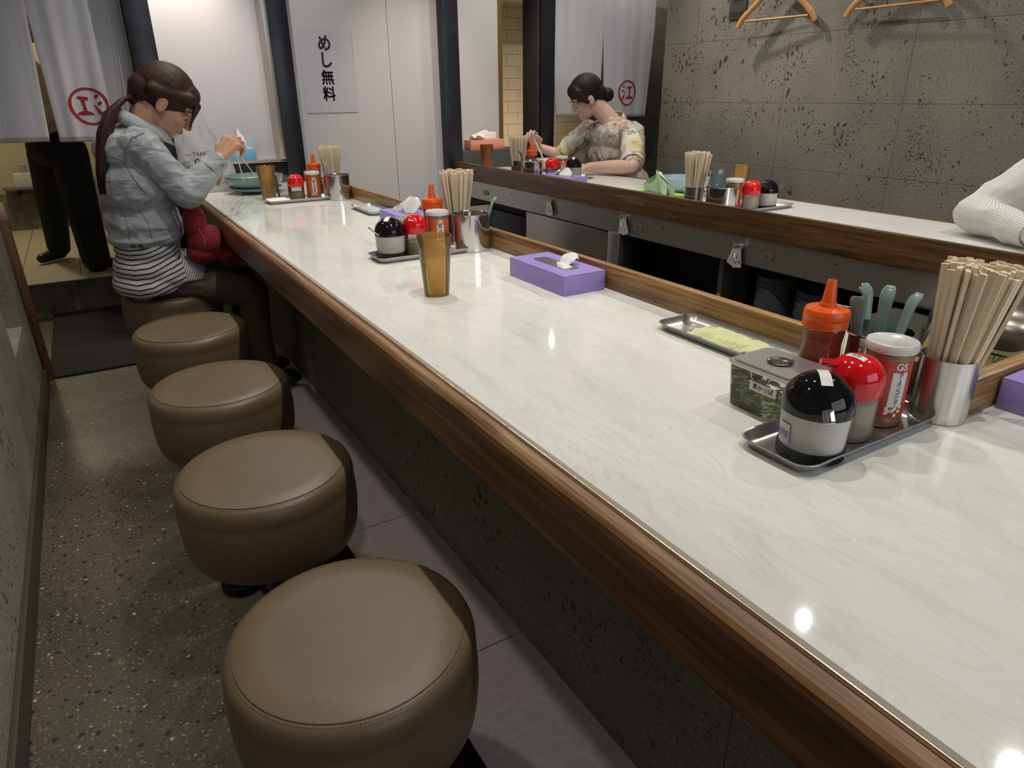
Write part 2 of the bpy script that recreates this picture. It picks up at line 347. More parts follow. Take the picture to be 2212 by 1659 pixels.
M = dict(
    marble=m_marble(), wood_y=m_wood('oak_along'), wood_x=m_wood('oak_across', 'x'), wood_z=m_wood('door_wood', 'z', (0.05, 0.02, 0.008), (0.14, 0.06, 0.02), (0.22, 0.10, 0.035), 0.5),
    wood_edge=m_wood('oak_edge', 'y', (0.12, 0.055, 0.022), (0.27, 0.135, 0.055), (0.42, 0.25, 0.12), 0.42),
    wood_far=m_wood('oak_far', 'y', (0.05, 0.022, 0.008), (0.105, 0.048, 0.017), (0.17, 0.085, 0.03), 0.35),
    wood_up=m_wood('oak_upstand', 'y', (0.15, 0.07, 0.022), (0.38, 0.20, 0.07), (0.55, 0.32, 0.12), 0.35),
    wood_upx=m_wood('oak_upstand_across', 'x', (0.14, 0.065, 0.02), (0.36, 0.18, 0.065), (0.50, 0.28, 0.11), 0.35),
    stone_r=m_stone('tuff_wall', (0.255, 0.24, 0.20), (0.17, 0.16, 0.135), pit=0.85, joints=((1, 1.858, 0.632), (2, 0.769, 0.3105))),
    stone_l=m_stone('tuff_left', (0.34, 0.325, 0.265), (0.21, 0.20, 0.165), None, 0.7),
    stone_c=m_stone('tuff_plinth', (0.29, 0.27, 0.225), (0.19, 0.175, 0.145), ((1, 0.452, 0.9),), 0.7),
    terrazzo=m_terrazzo(), leather=m_leather(), leather_dark=plain('piping', (0.12, 0.085, 0.045), 0.5),
    tile=plain('floor_tile_grey', (0.62, 0.56, 0.57), 0.5, var=0.10, vscale=60, bump=0.1, bscale=300),
    grout=plain('grout', (0.10, 0.09, 0.08), 0.8),
    steel=plain('polished_steel', (0.72, 0.71, 0.70), 0.10, 1.0), steel_b=m_brushed('brushed_steel_z', (0.66, 0.65, 0.63), 0.24, 'z'),
    steel_t=m_brushed('tray_steel', (0.66, 0.66, 0.66), 0.34, 'x'), steel_l=plain('lid_steel', (0.62, 0.61, 0.60), 0.28, 0.75), steel_y=m_brushed('apron_steel', (0.55, 0.54, 0.52), 0.34, 'y'), steel_d=m_brushed('panel_steel', (0.52, 0.49, 0.46), 0.30, 'y'),
    alu=plain('aluminium_frame', (0.50, 0.46, 0.42), 0.35, 0.8),
    beam=plain('painted_steel', (0.022, 0.023, 0.032), 0.33, 0.3, var=0.3, vscale=14), beam_l=plain('painted_steel_side', (0.075, 0.070, 0.068), 0.5, 0.2),
    white=plain('white_panel', (0.60, 0.585, 0.60), 0.42, bump=0.05, bscale=400), paper_film=plain('sign_film', (0.56, 0.55, 0.59), 0.3),
    ink=plain('black_ink', (0.01, 0.01, 0.012), 0.5), red_ink=plain('red_ink', (0.42, 0.022, 0.03), 0.8), white_ink=plain('white_ink', (0.8, 0.78, 0.72), 0.5),
    frost=m_frost(), noren=m_cloth('curtain_linen', (0.72, 0.715, 0.77), 0.003, (30, 1, 0.6), (0, 0, 0)),
    dark=plain('dark_void', (0.012, 0.011, 0.012), 0.6), ceil=plain('ceiling_paint', (0.30, 0.285, 0.27), 0.8),
    dark_wall=plain('dark_wall', (0.13, 0.12, 0.105), 0.7, var=0.15, vscale=30), grey_wall=plain('grey_wall', (0.2, 0.19, 0.18), 0.7),
    brick=m_brick('cream_block', (0.66, 0.54, 0.39), (0.40, 0.31, 0.22), 0.19, 0.083), cream=plain('cream_wall', (0.50, 0.43, 0.28), 0.7, var=0.06), conc=plain('concrete', (0.16, 0.145, 0.11), 0.8, var=0.35, vscale=14, bump=0.3, bscale=60),
    outfloor=m_brick('outer_paving', (0.44, 0.39, 0.27), (0.12, 0.10, 0.07), 0.30, 0.30), curb=plain('kerb_stone', (0.46, 0.42, 0.33), 0.7, var=0.1), brown_frame=plain('brown_frame', (0.19, 0.10, 0.03), 0.5), tan=plain('tan_soffit', (0.30, 0.22, 0.13), 0.7),
    base_m=plain('baseboard_metal', (0.075, 0.062, 0.052), 0.5, 0.2), mat=m_mat(), black_m=plain('black_steel', (0.012, 0.012, 0.013), 0.35, 0.4),
    hanger=plain('hanger_wood', (0.52, 0.27, 0.09), 0.4, var=0.1, vscale=20), wire=plain('hanger_wire', (0.6, 0.6, 0.6), 0.3, 1.0), sign_m=plain('sign_plate', (0.13, 0.125, 0.12), 0.4, 0.6),
    black_p=plain('black_plastic', (0.005, 0.005, 0.006), 0.05, spec=0.45), red_p=plain('red_plastic', (0.68, 0.006, 0.010), 0.10, coat=0.3), orange_p=plain('orange_plastic', (0.80, 0.115, 0.012), 0.28),
    rubber=plain('black_rubber', (0.012, 0.012, 0.013), 0.45), white_lid=plain('translucent_lid', (0.66, 0.65, 0.64), 0.25), can_red=plain('can_red', (0.50, 0.060, 0.028), 0.28), can_or=plain('can_orange', (0.55, 0.10, 0.03), 0.3),
    can_brown=plain('can_brown', (0.30, 0.18, 0.10), 0.3, 0.3), label=plain('white_label', (0.72, 0.72, 0.72), 0.4), label_b=plain('blueish_label', (0.55, 0.58, 0.66), 0.4),
    glass=clear('clear_plastic', (0.97, 0.97, 0.96), 0.04, 0.07, (0.9, 0.9, 0.88)), glass_f=clear('clouded_plastic', (0.97, 0.965, 0.96), 0.10, 0.38, (0.95, 0.92, 0.90)), amber=clear('amber_tumbler', (0.96, 0.80, 0.50), 0.08, 0.32, (0.85, 0.60, 0.25)), amber_d=clear('brown_tumbler', (0.70, 0.40, 0.16), 0.10, 0.45, (0.50, 0.20, 0.05)),
    water=clear('water', (0.97, 0.90, 0.75), 0.03), salt=plain('pale_powder', (0.93, 0.87, 0.83), 0.9, var=0.15, vscale=350, bump=0.4, bscale=400), chilip=plain('chili_powder', (0.85, 0.14, 0.03), 0.9, var=0.5, vscale=420, bump=0.5, bscale=500),
    oil=plain('pale_vinegar', (0.45, 0.37, 0.20), 0.15), oil_y=plain('golden_oil', (0.36, 0.31, 0.08), 0.15), garlic=plain('minced_garlic', (0.52, 0.44, 0.26), 0.9, var=0.35, vscale=300),
    chop=m_wood('chopstick_wood', 'z', (0.78, 0.62, 0.42), (0.86, 0.72, 0.52), (0.90, 0.78, 0.60), 0.6, 0.25), spoon=plain('celadon_plastic', (0.235, 0.34, 0.31), 0.18), spoon_g=plain('grey_green_plastic', (0.16, 0.235, 0.235), 0.3),
    purple=plain('purple_card', (0.325, 0.255, 0.63), 0.42), purple_in=plain('box_slot_film', (0.13, 0.125, 0.14), 0.25), orange_c=plain('salmon_card', (0.78, 0.33, 0.20), 0.45), blue_c=plain('blue_card', (0.17, 0.42, 0.66), 0.45), green_c=plain('green_card', (0.30, 0.60, 0.09), 0.45),
    tissue=plain('tissue', (0.80, 0.80, 0.80), 0.9, sheen=0.2), tissue_g=plain('green_tissue', (0.60, 0.72, 0.52), 0.9), tissue_p=plain('pink_tissue', (0.95, 0.84, 0.78), 0.9),
    pickle=plain('pickle_green', (0.34, 0.52, 0.07), 0.25, var=0.5, vscale=60), pickle2=plain('pickle_flesh', (0.66, 0.80, 0.30), 0.25, var=0.3, vscale=60),
    celadon=plain('celadon_glaze', (0.22, 0.33, 0.34), 0.12), celadon_l=plain('pale_celadon_glaze', (0.40, 0.52, 0.55), 0.12), soup=plain('noodles', (0.75, 0.66, 0.45), 0.4, var=0.3, vscale=60), bowl_k=plain('charcoal_bowl', (0.06, 0.063, 0.07), 0.4),
    towel_b=m_towel('blue_striped_towel', (0.75, 0.80, 0.84), (0.22, 0.32, 0.42)), towel_y=m_towel('yellow_wiping_cloth', (0.70, 0.74, 0.45), (0.62, 0.62, 0.28), 45), navy=plain('navy_cloth', (0.03, 0.05, 0.10), 0.8),
    skin=plain('skin', (0.55, 0.30, 0.19), 0.5, sub=0.12, var=0.06, vscale=20), skin_p=plain('skin_pale', (0.62, 0.40, 0.31), 0.5, sub=0.12, var=0.06, vscale=20), lip=plain('lip', (0.42, 0.15, 0.12), 0.4), eye_w=plain('eye', (0.7, 0.68, 0.65), 0.2), hair_b=m_hair('brown_hair', (0.040, 0.018, 0.014)), hair_k=m_hair('black_hair', (0.011, 0.009, 0.009)),
    denim=m_denim('light_denim', (0.36, 0.395, 0.415), (0.46, 0.495, 0.515)), denim_d=plain('denim_seam', (0.20, 0.235, 0.27), 0.85), denim_in=plain('denim_collar', (0.13, 0.17, 0.22), 0.85), stripe=m_stripe(), trous=m_cloth('brown_trousers', (0.105, 0.080, 0.048), 0.008), black_cl=m_cloth('black_trousers', (0.012, 0.012, 0.015), 0.008), shoe=plain('black_shoe', (0.012, 0.012, 0.013), 0.35), brass=plain('brass_button', (0.25, 0.2, 0.12), 0.35, 1.0), gold=plain('gold', (0.8, 0.55, 0.2), 0.2, 1.0),
    red_bag=m_cloth('red_quilted', (0.22, 0.010, 0.020), 0.012, (12, 12, 12)), floral=m_floral(), rib=m_rib(), cream_cl=m_cloth('cream_shirt', (0.62, 0.52, 0.34), 0.01), grey_cl=plain('grey_coat_lining', (0.35, 0.33, 0.29), 0.8),
    bag=clear('plastic_bag', (0.92, 0.92, 0.93), 0.2, 0.82, (0.92, 0.91, 0.94)), cook_s=plain('cooker_steel', (0.26, 0.235, 0.20), 0.28, 0.85, var=0.1), cook_b=plain('cooker_bezel', (0.06, 0.055, 0.045), 0.25, 0.5), cook_y=plain('cooker_panel', (0.34, 0.22, 0.03), 0.35), lcd=plain('lcd', (0.20, 0.19, 0.05), 0.2),
    tag=plain('paper_tag', (0.40, 0.39, 0.37), 0.8), brassy=plain('number_plate', (0.20, 0.13, 0.085), 0.4, 0.3), switch=plain('switch_plate', (0.5, 0.5, 0.48), 0.4),
    strikem=plain('strike_plate', (0.42, 0.27, 0.20), 0.4, 0.2), dispenser=plain('white_box', (0.55, 0.55, 0.50), 0.4),
)

# ------------------------------------------------------------------ geometry helpers
class G:
    """collects shapes into one mesh"""
    def __init__(s): s.b = bmesh.new()
    def _merge(s, t, mat=None):
        if mat is not None: t.transform(mat)
        me = bpy.data.meshes.new('tmp'); t.to_mesh(me); t.free(); s.b.from_mesh(me); bpy.data.meshes.remove(me); return s
    def box(s, lo, hi, bev=0.0, seg=2, mat=None):
        t = bmesh.new(); bmesh.ops.create_cube(t, size=1.0)
        c = [(a + b) / 2 for a, b in zip(lo, hi)]; d = [b - a for a, b in zip(lo, hi)]
        for v in t.verts: v.co = V((c[0] + v.co.x * d[0], c[1] + v.co.y * d[1], c[2] + v.co.z * d[2]))
        if bev: bmesh.ops.bevel(t, geom=t.edges[:], offset=bev, segments=seg, affect='EDGES', profile=0.5)
        return s._merge(t, mat)
    def lathe(s, prof, c=(0, 0, 0), n=40, mat=None):
        """prof: list of (r, z); r=0 ends close it"""
        t = bmesh.new(); rings = []
        for r, z in prof:
            if r <= 1e-6: rings.append([t.verts.new((c[0], c[1], c[2] + z))])
            else: rings.append([t.verts.new((c[0] + r * math.cos(2 * PI * i / n), c[1] + r * math.sin(2 * PI * i / n), c[2] + z)) for i in range(n)])
        for a, b in zip(rings, rings[1:]):
            for i in range(n):
                j = (i + 1) % n
                if len(a) == 1 and len(b) == 1: continue
                if len(a) == 1: t.faces.new((a[0], b[j], b[i]))
                elif len(b) == 1: t.faces.new((a[i], a[j], b[0]))
                else: t.faces.new((a[i], a[j], b[j], b[i]))
        bmesh.ops.recalc_face_normals(t, faces=t.faces[:])
        return s._merge(t, mat)
    def tube(s, pts, r, n=8, cap=True, flat=None):
        """r: number or list; flat=(w,h) gives an oval section"""
        pts = [V(p) for p in pts]; t = bmesh.new(); rings = []
        R = r if isinstance(r, (list, tuple)) else [r] * len(pts)
        up = None
        for i, p in enumerate(pts):
            d = (pts[min(i + 1, len(pts) - 1)] - pts[max(i - 1, 0)]).normalized()
            if up is None:
                up = V((0, 0, 1)) if abs(d.z) < 0.9 else V((1, 0, 0))
            a = d.cross(up).normalized(); b2 = a.cross(d).normalized(); up = b2
            fx, fy = flat if flat else (1, 1)
            rings.append([t.verts.new(p + a * math.cos(2 * PI * k / n) * R[i] * fx + b2 * math.sin(2 * PI * k / n) * R[i] * fy) for k in range(n)])
        for a, b in zip(rings, rings[1:]):
            for k in range(n): t.faces.new((a[k], a[(k + 1) % n], b[(k + 1) % n], b[k]))
        if cap:
            t.faces.new(rings[0]); t.faces.new(rings[-1])
        bmesh.ops.recalc_face_normals(t, faces=t.faces[:])
        return s._merge(t)
    def poly(s, pts, faces):
        t = bmesh.new(); vs = [t.verts.new(p) for p in pts]
        for f in faces: t.faces.new([vs[i] for i in f])
        bmesh.ops.recalc_face_normals(t, faces=t.faces[:])
        return s._merge(t)
    def prism(s, outline, z0, z1, mat=None, bev=0.0):
        t = bmesh.new(); a = [t.verts.new((x, y, z0)) for x, y in outline]; b = [t.verts.new((x, y, z1)) for x, y in outline]; n = len(a)
        t.faces.new(a[::-1]); t.faces.new(b)
        for i in range(n): t.faces.new((a[i], a[(i + 1) % n], b[(i + 1) % n], b[i]))
        bmesh.ops.recalc_face_normals(t, faces=t.faces[:])
        if bev: bmesh.ops.bevel(t, geom=[e for e in t.edges if abs(e.verts[0].co.z - e.verts[1].co.z) < 1e-6], offset=bev, segments=2, affect='EDGES')
        return s._merge(t, mat)
    def obj(s, name, mat, parent=None, smooth=40, loc=None):
        me = bpy.data.meshes.new(name); s.b.to_mesh(me); s.b.free()
        me.materials.append(mat)
        if smooth:
            me.polygons.foreach_set('use_smooth', [True] * len(me.polygons))
            me.set_sharp_from_angle(angle=math.radians(smooth))
        o = bpy.data.objects.new(name, me); COL.objects.link(o)
        if parent: o.parent = parent
        if loc: o.location = loc
        return o
def tag(o, label, cat, group=None, kind=None):
    if label: o['label'] = label
    if cat: o['category'] = cat
    if group: o['group'] = group
    if kind: o['kind'] = kind
    return o
def thing(name, label, cat, loc=(0, 0, 0), rz=0.0, group=None):
    o = bpy.data.objects.new(name, None); COL.objects.link(o); o.location = loc; o.rotation_euler = (0, 0, rz)
    o.empty_display_size = 0.05
    return tag(o, label, cat, group)
def struct(name, g, mat, label=None, parent=None, smooth=40):
    o = g.obj(name, mat, parent, smooth)
    if not parent: o['kind'] = 'structure'
    if label: o['label'] = label
    return o
def rrect(w, h, r, n=6):
    pts = []
    for cx, cy, a0 in ((w / 2 - r, h / 2 - r, 0), (-w / 2 + r, h / 2 - r, 90), (-w / 2 + r, -h / 2 + r, 180), (w / 2 - r, -h / 2 + r, 270)):
        for i in range(n + 1):
            a = math.radians(a0 + 90 * i / n); pts.append((cx + r * math.cos(a), cy + r * math.sin(a)))
    return pts
_tc = {}
def text_g(s, size, fmap, off=0.0, extr=0.0):
    """writing as mesh; fmap(x, y, z) -> world or local point"""
    if any(ord(c) > 0x4E00 for c in s): off = min(off, size * 0.008)
    cu = bpy.data.curves.new('t', 'FONT'); cu.body = s; cu.size = size; cu.align_x = 'CENTER'; cu.align_y = 'CENTER'; cu.offset = off; cu.extrude = extr; cu.resolution_u = 4
    o = bpy.data.objects.new('t', cu); COL.objects.link(o)
    dg = bpy.context.evaluated_depsgraph_get(); me = bpy.data.meshes.new_from_object(o.evaluated_get(dg))
    bpy.data.objects.remove(o); bpy.data.curves.remove(cu)
    g = G(); g.b.from_mesh(me); bpy.data.meshes.remove(me)
    for v in g.b.verts: v.co = V(fmap(*v.co))
    return g
def wrap(r, ang, z0, lean=0):
    """text on an upright cylinder, reading upright, facing direction ang"""
    return lambda x, y, z: ((r + z) * math.cos(ang + x / r), (r + z) * math.sin(ang + x / r), z0 + y)
def patch(r, a0, a1, z0, z1, n=10, r1=None):
    g = G(); pts = []; fc = []
    r1 = r if r1 is None else r1
    for i in range(n + 1):
        a = a0 + (a1 - a0) * i / n
        pts += [(r * math.cos(a), r * math.sin(a), z0), (r1 * math.cos(a), r1 * math.sin(a), z1)]
    for i in range(n): fc.append((2 * i, 2 * i + 2, 2 * i + 3, 2 * i + 1))
    return g.poly(pts, fc)

# implicit-looking bodies: tapered capsules and ellipsoids fused into one surface
def cap(g, p0, r0, p1, r1):
    t = bmesh.new()
    for p, r in ((p0, r0), (p1, r1)):
        bmesh.ops.create_icosphere(t, subdivisions=2, radius=r, matrix=Matrix.Translation(V(p)))
    hull = bmesh.ops.convex_hull(t, input=t.verts[:])
    bmesh.ops.delete(t, geom=list({v for v in hull['geom_interior'] if isinstance(v, bmesh.types.BMVert)}), context='VERTS')
    loose = [e for e in t.edges if not e.link_faces]
    if loose: bmesh.ops.delete(t, geom=loose, context='EDGES')
    bmesh.ops.recalc_face_normals(t, faces=t.faces[:])
    g._merge(t)
def ell(g, c, rad, rot=None):
    t = bmesh.new(); bmesh.ops.create_icosphere(t, subdivisions=3, radius=1.0)
    m = Matrix.Translation(V(c)) @ ((rot.to_4x4() if rot is not None else Matrix.Identity(4))) @ Matrix.Diagonal((*rad, 1))
    t.transform(m); g._merge(t)
def fuse(g, name, mat, parent, voxel=0.005, it=4, cut=None):
    me = bpy.data.meshes.new('f'); g.b.to_mesh(me); g.b.free()
    o = bpy.data.objects.new('f', me); COL.objects.link(o)
    md = o.modifiers.new('r', 'REMESH'); md.mode = 'VOXEL'; md.voxel_size = voxel
    sm = o.modifiers.new('s', 'SMOOTH'); sm.factor = 0.5; sm.iterations = it
    dg = bpy.context.evaluated_depsgraph_get(); m2 = bpy.data.meshes.new_from_object(o.evaluated_get(dg))
    bpy.data.objects.remove(o); bpy.data.meshes.remove(me)
    r = G(); r.b.from_mesh(m2); bpy.data.meshes.remove(m2)
    if cut:
        bmesh.ops.delete(r.b, geom=[v for v in r.b.verts if cut(v.co)], context='VERTS')
    return r.obj(name, mat, parent, 180)

# ------------------------------------------------------------------ room shell
XW = 3.10                                   # stone wall on the far side
struct('floor', G().box((-0.60, -2.5, -0.1), (0.397, 4.53, 0.0)), M['terrazzo'], 'dark terrazzo aisle floor with pale chips')
g = G(); ys = [-2.5, -1.277, -0.702, -0.127, 0.448, 1.033, 1.612, 2.181, 2.756, 3.331, 3.906, 4.53]
for a, b in zip(ys, ys[1:]): g.box((0.399, a + 0.0016, -0.1), (0.72, b - 0.0016, 0.001))
ft = struct('floor_tile_strip', g, M['tile'], 'grey tile strip along the counter plinth')
struct('floor_kitchen', G().box((0.72, -2.5, -0.1), (XW, 3.9, -0.002)), M['grout'], 'dark kitchen floor')
struct('ceiling', G().box((-0.6, -2.6, 2.5), (4.2, 5.3, 2.6)), M['ceil'])
# left wall with a notch
g = G(); X0, X1 = -0.62, -0.335
g.box((X0, -2.6, 0), (X1, 2.71, 2.5)); g.box((X0, 2.71, 0), (X1, 3.12, 0.33)); g.box((X0, 2.71, 0.33), (X1 - 0.10, 3.12, 2.5)); g.box((X0, 3.12, 0), (X1, 3.36, 2.5), 0.004)
struct('wall_left', g, M['stone_l'], 'rough grey tuff stone wall beside the aisle')
struct('baseboard_left', G().box((-0.336, -2.6, 0), (-0.322, 3.34, 0.075), 0.002), M['base_m'])
struct('wall_right', G().box((XW, -2.6, 0), (XW + 0.25, 3.38, 2.5)), M['stone_r'], 'tuff stone tile wall with dark pits')
g = G(); g.box((-0.6, -2.75, 0), (4.2, -2.6, 0.8)); g.box((-0.6, -2.75, 2.3), (4.2, -2.6, 2.5)); g.box((-0.6, -2.75, 0.8), (0.0, -2.6, 2.3)); g.box((2.6, -2.75, 0.8), (4.2, -2.6, 2.3))
struct('wall_rear', g, M['ceil'])
# partition behind the counters
YP = 3.74
g = G(); g.box((0.985, YP, 0), (1.5, YP + 0.05, 2.5)); g.box((1.503, YP, 0), (1.80, YP + 0.05, 2.5)); g.box((1.499, YP + 0.006, 0), (1.504, YP + 0.05, 2.5))
wp = struct('wall_partition', g, M['white'], 'white partition panel with a thin vertical seam', smooth=0)
struct('wall_panel', G().box((1.88, YP + 0.06, 0.5), (2.198, YP + 0.10, 2.5)), M['white'], 'narrow white panel beside the opening')
def column(n, x0, x1, y0, y1, lab):
    c = thing('trim_%d' % n, lab, None); c['kind'] = 'structure'; del_ = None
    G().box((x0, y0, 0), (x1, y0 + 0.012, 2.5), 0.002).obj('flange', M['beam'], c)
    G().box((x0, y1 - 0.012, 0), (x1, y1, 2.5), 0.002).obj('flange', M['beam'], c)
    xm = (x0 + x1) / 2
    G().box((xm - 0.006, y0 + 0.01, 0), (xm + 0.006, y1 - 0.01, 2.5)).obj('web', M['beam_l'], c)
    return c
column(1, 0.283, 0.385, 3.68, 3.80, 'black steel column beside the left curtain')
column(2, 0.885, 0.978, 3.68, 3.80, 'black steel column between glass window and white panel')
struct('trim_3', G().box((1.787, 3.67, 0), (1.88, 3.79, 2.5), 0.002), M['beam'], 'black steel column at the end of the far counter')
struct('trim_11', G().box((2.442, 3.745, 0), (2.45, 3.92, 2.5), 0.002), M['beam_l'], 'grey side plate of the black column')
struct('trim_4', G().box((2.45, 3.72, 0), (2.545, 3.86, 2.5), 0.002), M['beam'], 'black steel column left of the right curtain')
struct('trim_5', G().box((2.198, 3.82, 0.5), (2.240, 3.86, 2.5)), M['brown_frame'], 'brown timber door frame edge')
# window with frosted glass and its sill
w = thing('window_1', 'frosted glass window in an aluminium frame', None); w['kind'] = 'structure'
G().box((0.385, 3.79, 0.845), (0.872, 3.80, 2.5)).obj('glass_pane', M['frost'], w)
g = G(); g.box((0.858, 3.685, 0.835), (0.886, 3.81, 2.5), 0.002); g.box((0.385, 3.685, 0.832), (0.886, 3.81, 0.845), 0.002)
g.obj('window_frame', M['alu'], w)
struct('trim_6', G().box((0.385, 3.69, 0.60), (0.886, 3.85, 0.832), 0.003), M['black_m'], 'black steel sill box below the glass window')
struct('trim_7', G().box((1.88, 3.70, 0.60), (2.40, 3.86, 0.832), 0.003), M['beam_l'], 'black steel ledge behind the far counter')
# space beyond on the left
struct('floor_outer', G().box((-2.0, 4.56, 0.10), (1.5, 6.9, 0.185)), M['outfloor'], 'raised beige paving beyond the curtain')
struct('trim_8', G().box((-2.0, 4.53, 0.0), (1.5, 4.56, 0.183)), M['conc'], 'dark concrete riser of the step')
struct('trim_9', G().box((-2.0, 4.525, 0.183), (1.5, 4.60, 0.189)), M['curb'], 'pale nosing strip of the step')
struct('wall_outer_upper', G().box((-2.0, 6.65, 0.46), (1.7, 6.8, 2.6)), M['cream'])
struct('wall_outer_lower', G().box((-2.0, 6.60, 0.185), (1.7, 6.8, 0.46)), M['conc'])
struct('wall_outer_side', G().box((0.90, 3.86, 0.0), (0.98, 6.6, 2.6)), M['grey_wall'])
struct('wall_outer_left', G().box((-2.1, 3.4, 0.0), (-2.0, 6.8, 2.6)), M['cream'])
struct('wall_passage', G().box((-0.62, 3.46, 0.0), (-0.44, 4.52, 2.5)), M['stone_l'])
struct('ceiling_outer', G().box((-2.1, 5.3, 2.6), (1.7, 6.9, 2.7)), M['ceil'])
struct('wall_corridor', G().box((1.6, 4.95, 0), (4.2, 5.1, 1.72)), M['brick'], 'cream block wall beyond the opening')
struct('ceiling_corridor', G().box((1.6, 4.6, 1.72), (4.2, 5.1, 1.80)), M['tan'])
struct('wall_dark', G().box((3.0, 3.95, 0), (4.2, 4.0, 1.66)), M['dark_wall'], 'dark grey wall beside the right curtain')
struct('wall_dark_top', G().box((3.0, 3.95, 1.66), (4.2, 4.0, 2.5)), M['stone_l'])
struct('wall_far_right', G().box((4.15, -2.6, 0), (4.25, 5.1, 2.5)), M['dark_wall'])
tag(G().box((3.275, 3.945, 0.915), (3.33, 3.95, 0.94), 0.001).obj('wall_sticker', M['switch']), 'tiny white sticker on the dark wall beside the right curtain', 'sticker')

# ------------------------------------------------------------------ door leaf edge, mat, stool rail
d = thing('sliding_door_edge', 'brown wooden door post with a pinkish latch block at its top', 'door post', (-0.335, 3.43, 0))
G().box((-0.026, -0.03, 0), (0.026, 0.03, 0.69), 0.002).obj('post', M['wood_z'], d)
g = G(); g.box((-0.026, -0.03, 0.69), (0.026, 0.03, 0.755), 0.002); g.obj('latch_block', M['strikem'], d)
G().box((-0.008, -0.0315, 0.70), (0.006, -0.0295, 0.735)).obj('latch_slot', M['dark'], d)
struct('door_1', G().box((-0.45, 3.37, 0), (-0.365, 3.45, 2.2)), M['wood_z'], 'dark wooden door jamb at the end of the left wall')
tag(G().box((-0.325, 3.41, 0.0), (0.30, 4.52, 0.012), 0.003).obj('floor_mat', M['mat']), 'black ribbed entrance mat on the floor below the step', 'mat')
tag(G().box((0.235, 0.15, 0.0), (0.396, 3.2, 0.018), 0.002).obj('stool_rail', M['black_m']), 'long black steel floor plate that carries the row of stools', 'rail')

# ------------------------------------------------------------------ stools
def stool_proto():
    t = thing('bar_stool', '', 'stool')
    prof = [(0, 0.45), (0.06, 0.4505), (0.12, 0.450), (0.155, 0.4492), (0.1575, 0.4478)]
    prof2 = [(0.1575, 0.4478), (0.1635, 0.4458), (0.1692, 0.4405), (0.1728, 0.432), (0.1745, 0.421), (0.1745, 0.411), (0.1738, 0.405), (0.1750, 0.398), (0.1765, 0.378), (0.1765, 0.350), (0.1745, 0.318), (0.1705, 0.296), (0.163, 0.280), (0.151, 0.271), (0.13, 0.268), (0, 0.267)]
    G().lathe(prof, n=96).obj('seat_top', M['leather'], t, 60)
    G().lathe(prof2, n=96).obj('seat_side', M['leather'], t, 60)
    g = G(); g.tube([(0.1575 * math.cos(2 * PI * i / 96), 0.1575 * math.sin(2 * PI * i / 96), 0.4484) for i in range(97)], 0.0011, 6, False)
    g.obj('seam', M['leather_dark'], t)
    g = G()
    for i in range(230):
        a = 2 * PI * i / 230; c, s = math.cos(a), math.sin(a); r0 = 0.1622
        g.box((-0.0011, -0.0004, -0.0004), (0.0011, 0.0004, 0.0004), mat=Matrix.Translation((r0 * c, r0 * s, 0.4468)) @ Matrix.Rotation(a + PI / 2, 4, 'Z'))
    o = g.obj('stitching', M['leather_dark'], t); o['kind'] = 'stuff'
    G().lathe([(0, 0.02), (0.03, 0.02), (0.03, 0.262), (0, 0.262)], n=24).obj('pedestal', M['black_m'], t)
    g = G(); g.lathe([(0, 0), (0.050, 0), (0.052, 0.006), (0.052, 0.02), (0.046, 0.026), (0.045, 0.034), (0, 0.035)], (-0.06, 0.25, 0), 32); g.box((-0.06, 0.222, 0), (0.06, 0.278, 0.028), 0.003)
    g.obj('foot', M['black_m'], t)
    G().box((-0.02, -0.02, 0.018), (0.02, 0.27, 0.04), 0.003).obj('foot_arm', M['black_m'], t)
    return t
def copy_tree(o, parent=None):
    c = o.copy(); COL.objects.link(c); c.parent = parent
    for ch in [x for x in bpy.data.objects if x.parent == o]: copy_tree(ch, c)
    return c
st0 = stool_proto()
lab = ['round brown leather stool nearest the bottom edge, cut off by it', 'round brown leather stool, second in the row from the bottom',
       'round brown leather stool, third in the row from the bottom', 'round brown leather stool just in front of the seated denim-jacket diner', 'dark brown stool on which the denim-jacket diner sits']
for i, yy in enumerate((0.758, 1.296, 1.812, 2.362, 2.895)):
    s = st0 if i == 0 else copy_tree(st0)
    s.location = (0.185, yy, 0); s.rotation_euler = (0, 0, 0)
    s['label'] = lab[i]; s['group'] = 'round leather stools along the near counter'

# ------------------------------------------------------------------ counters
c1 = thing('serving_counter', 'near L-shaped white marble counter with oak edge and low oak upstand', 'counter')
YE = 3.70; XO, XI, YI = 0.409, 0.957, 0.395; YO = YI - (XI - XO)
g = G(); g.prism([(XO, YO), (XI + 0.02, YI), (XI + 0.02, YE), (XO, YE)], HC - 0.03, HC); g.obj('worktop', M['marble'], c1, 0)
g = G(); g.prism([(XO + 0.0012, YO - 0.0), (2.45, YO), (2.45, YI + 0.02), (XI + 0.0208, YI + 0.02), (XI + 0.0008, YI)], HC - 0.03, HC - 0.0002); g.obj('worktop_return', M['marble'], c1, 0)
g = G()                                                           # oak nosing: soft top band and deep face
pr = [(0.4075, 0.728), (0.4050, 0.7300), (0.3960, 0.7286), (0.3915, 0.7262), (0.3875, 0.7215), (0.3850, 0.7150), (0.3845, 0.645), (0.3865, 0.641), (0.4075, 0.641)]
pts = [(x, y, z) for y in (YO, YE) for x, z in pr]; n = len(pr)
fc = [tuple(range(n)), tuple(range(2 * n - 1, n - 1, -1))] + [(i, (i + 1) % n, n + (i + 1) % n, n + i) for i in range(n)]
g.poly(pts, fc); nose = g.obj('edge_fascia', M['wood_y'], c1, 0)
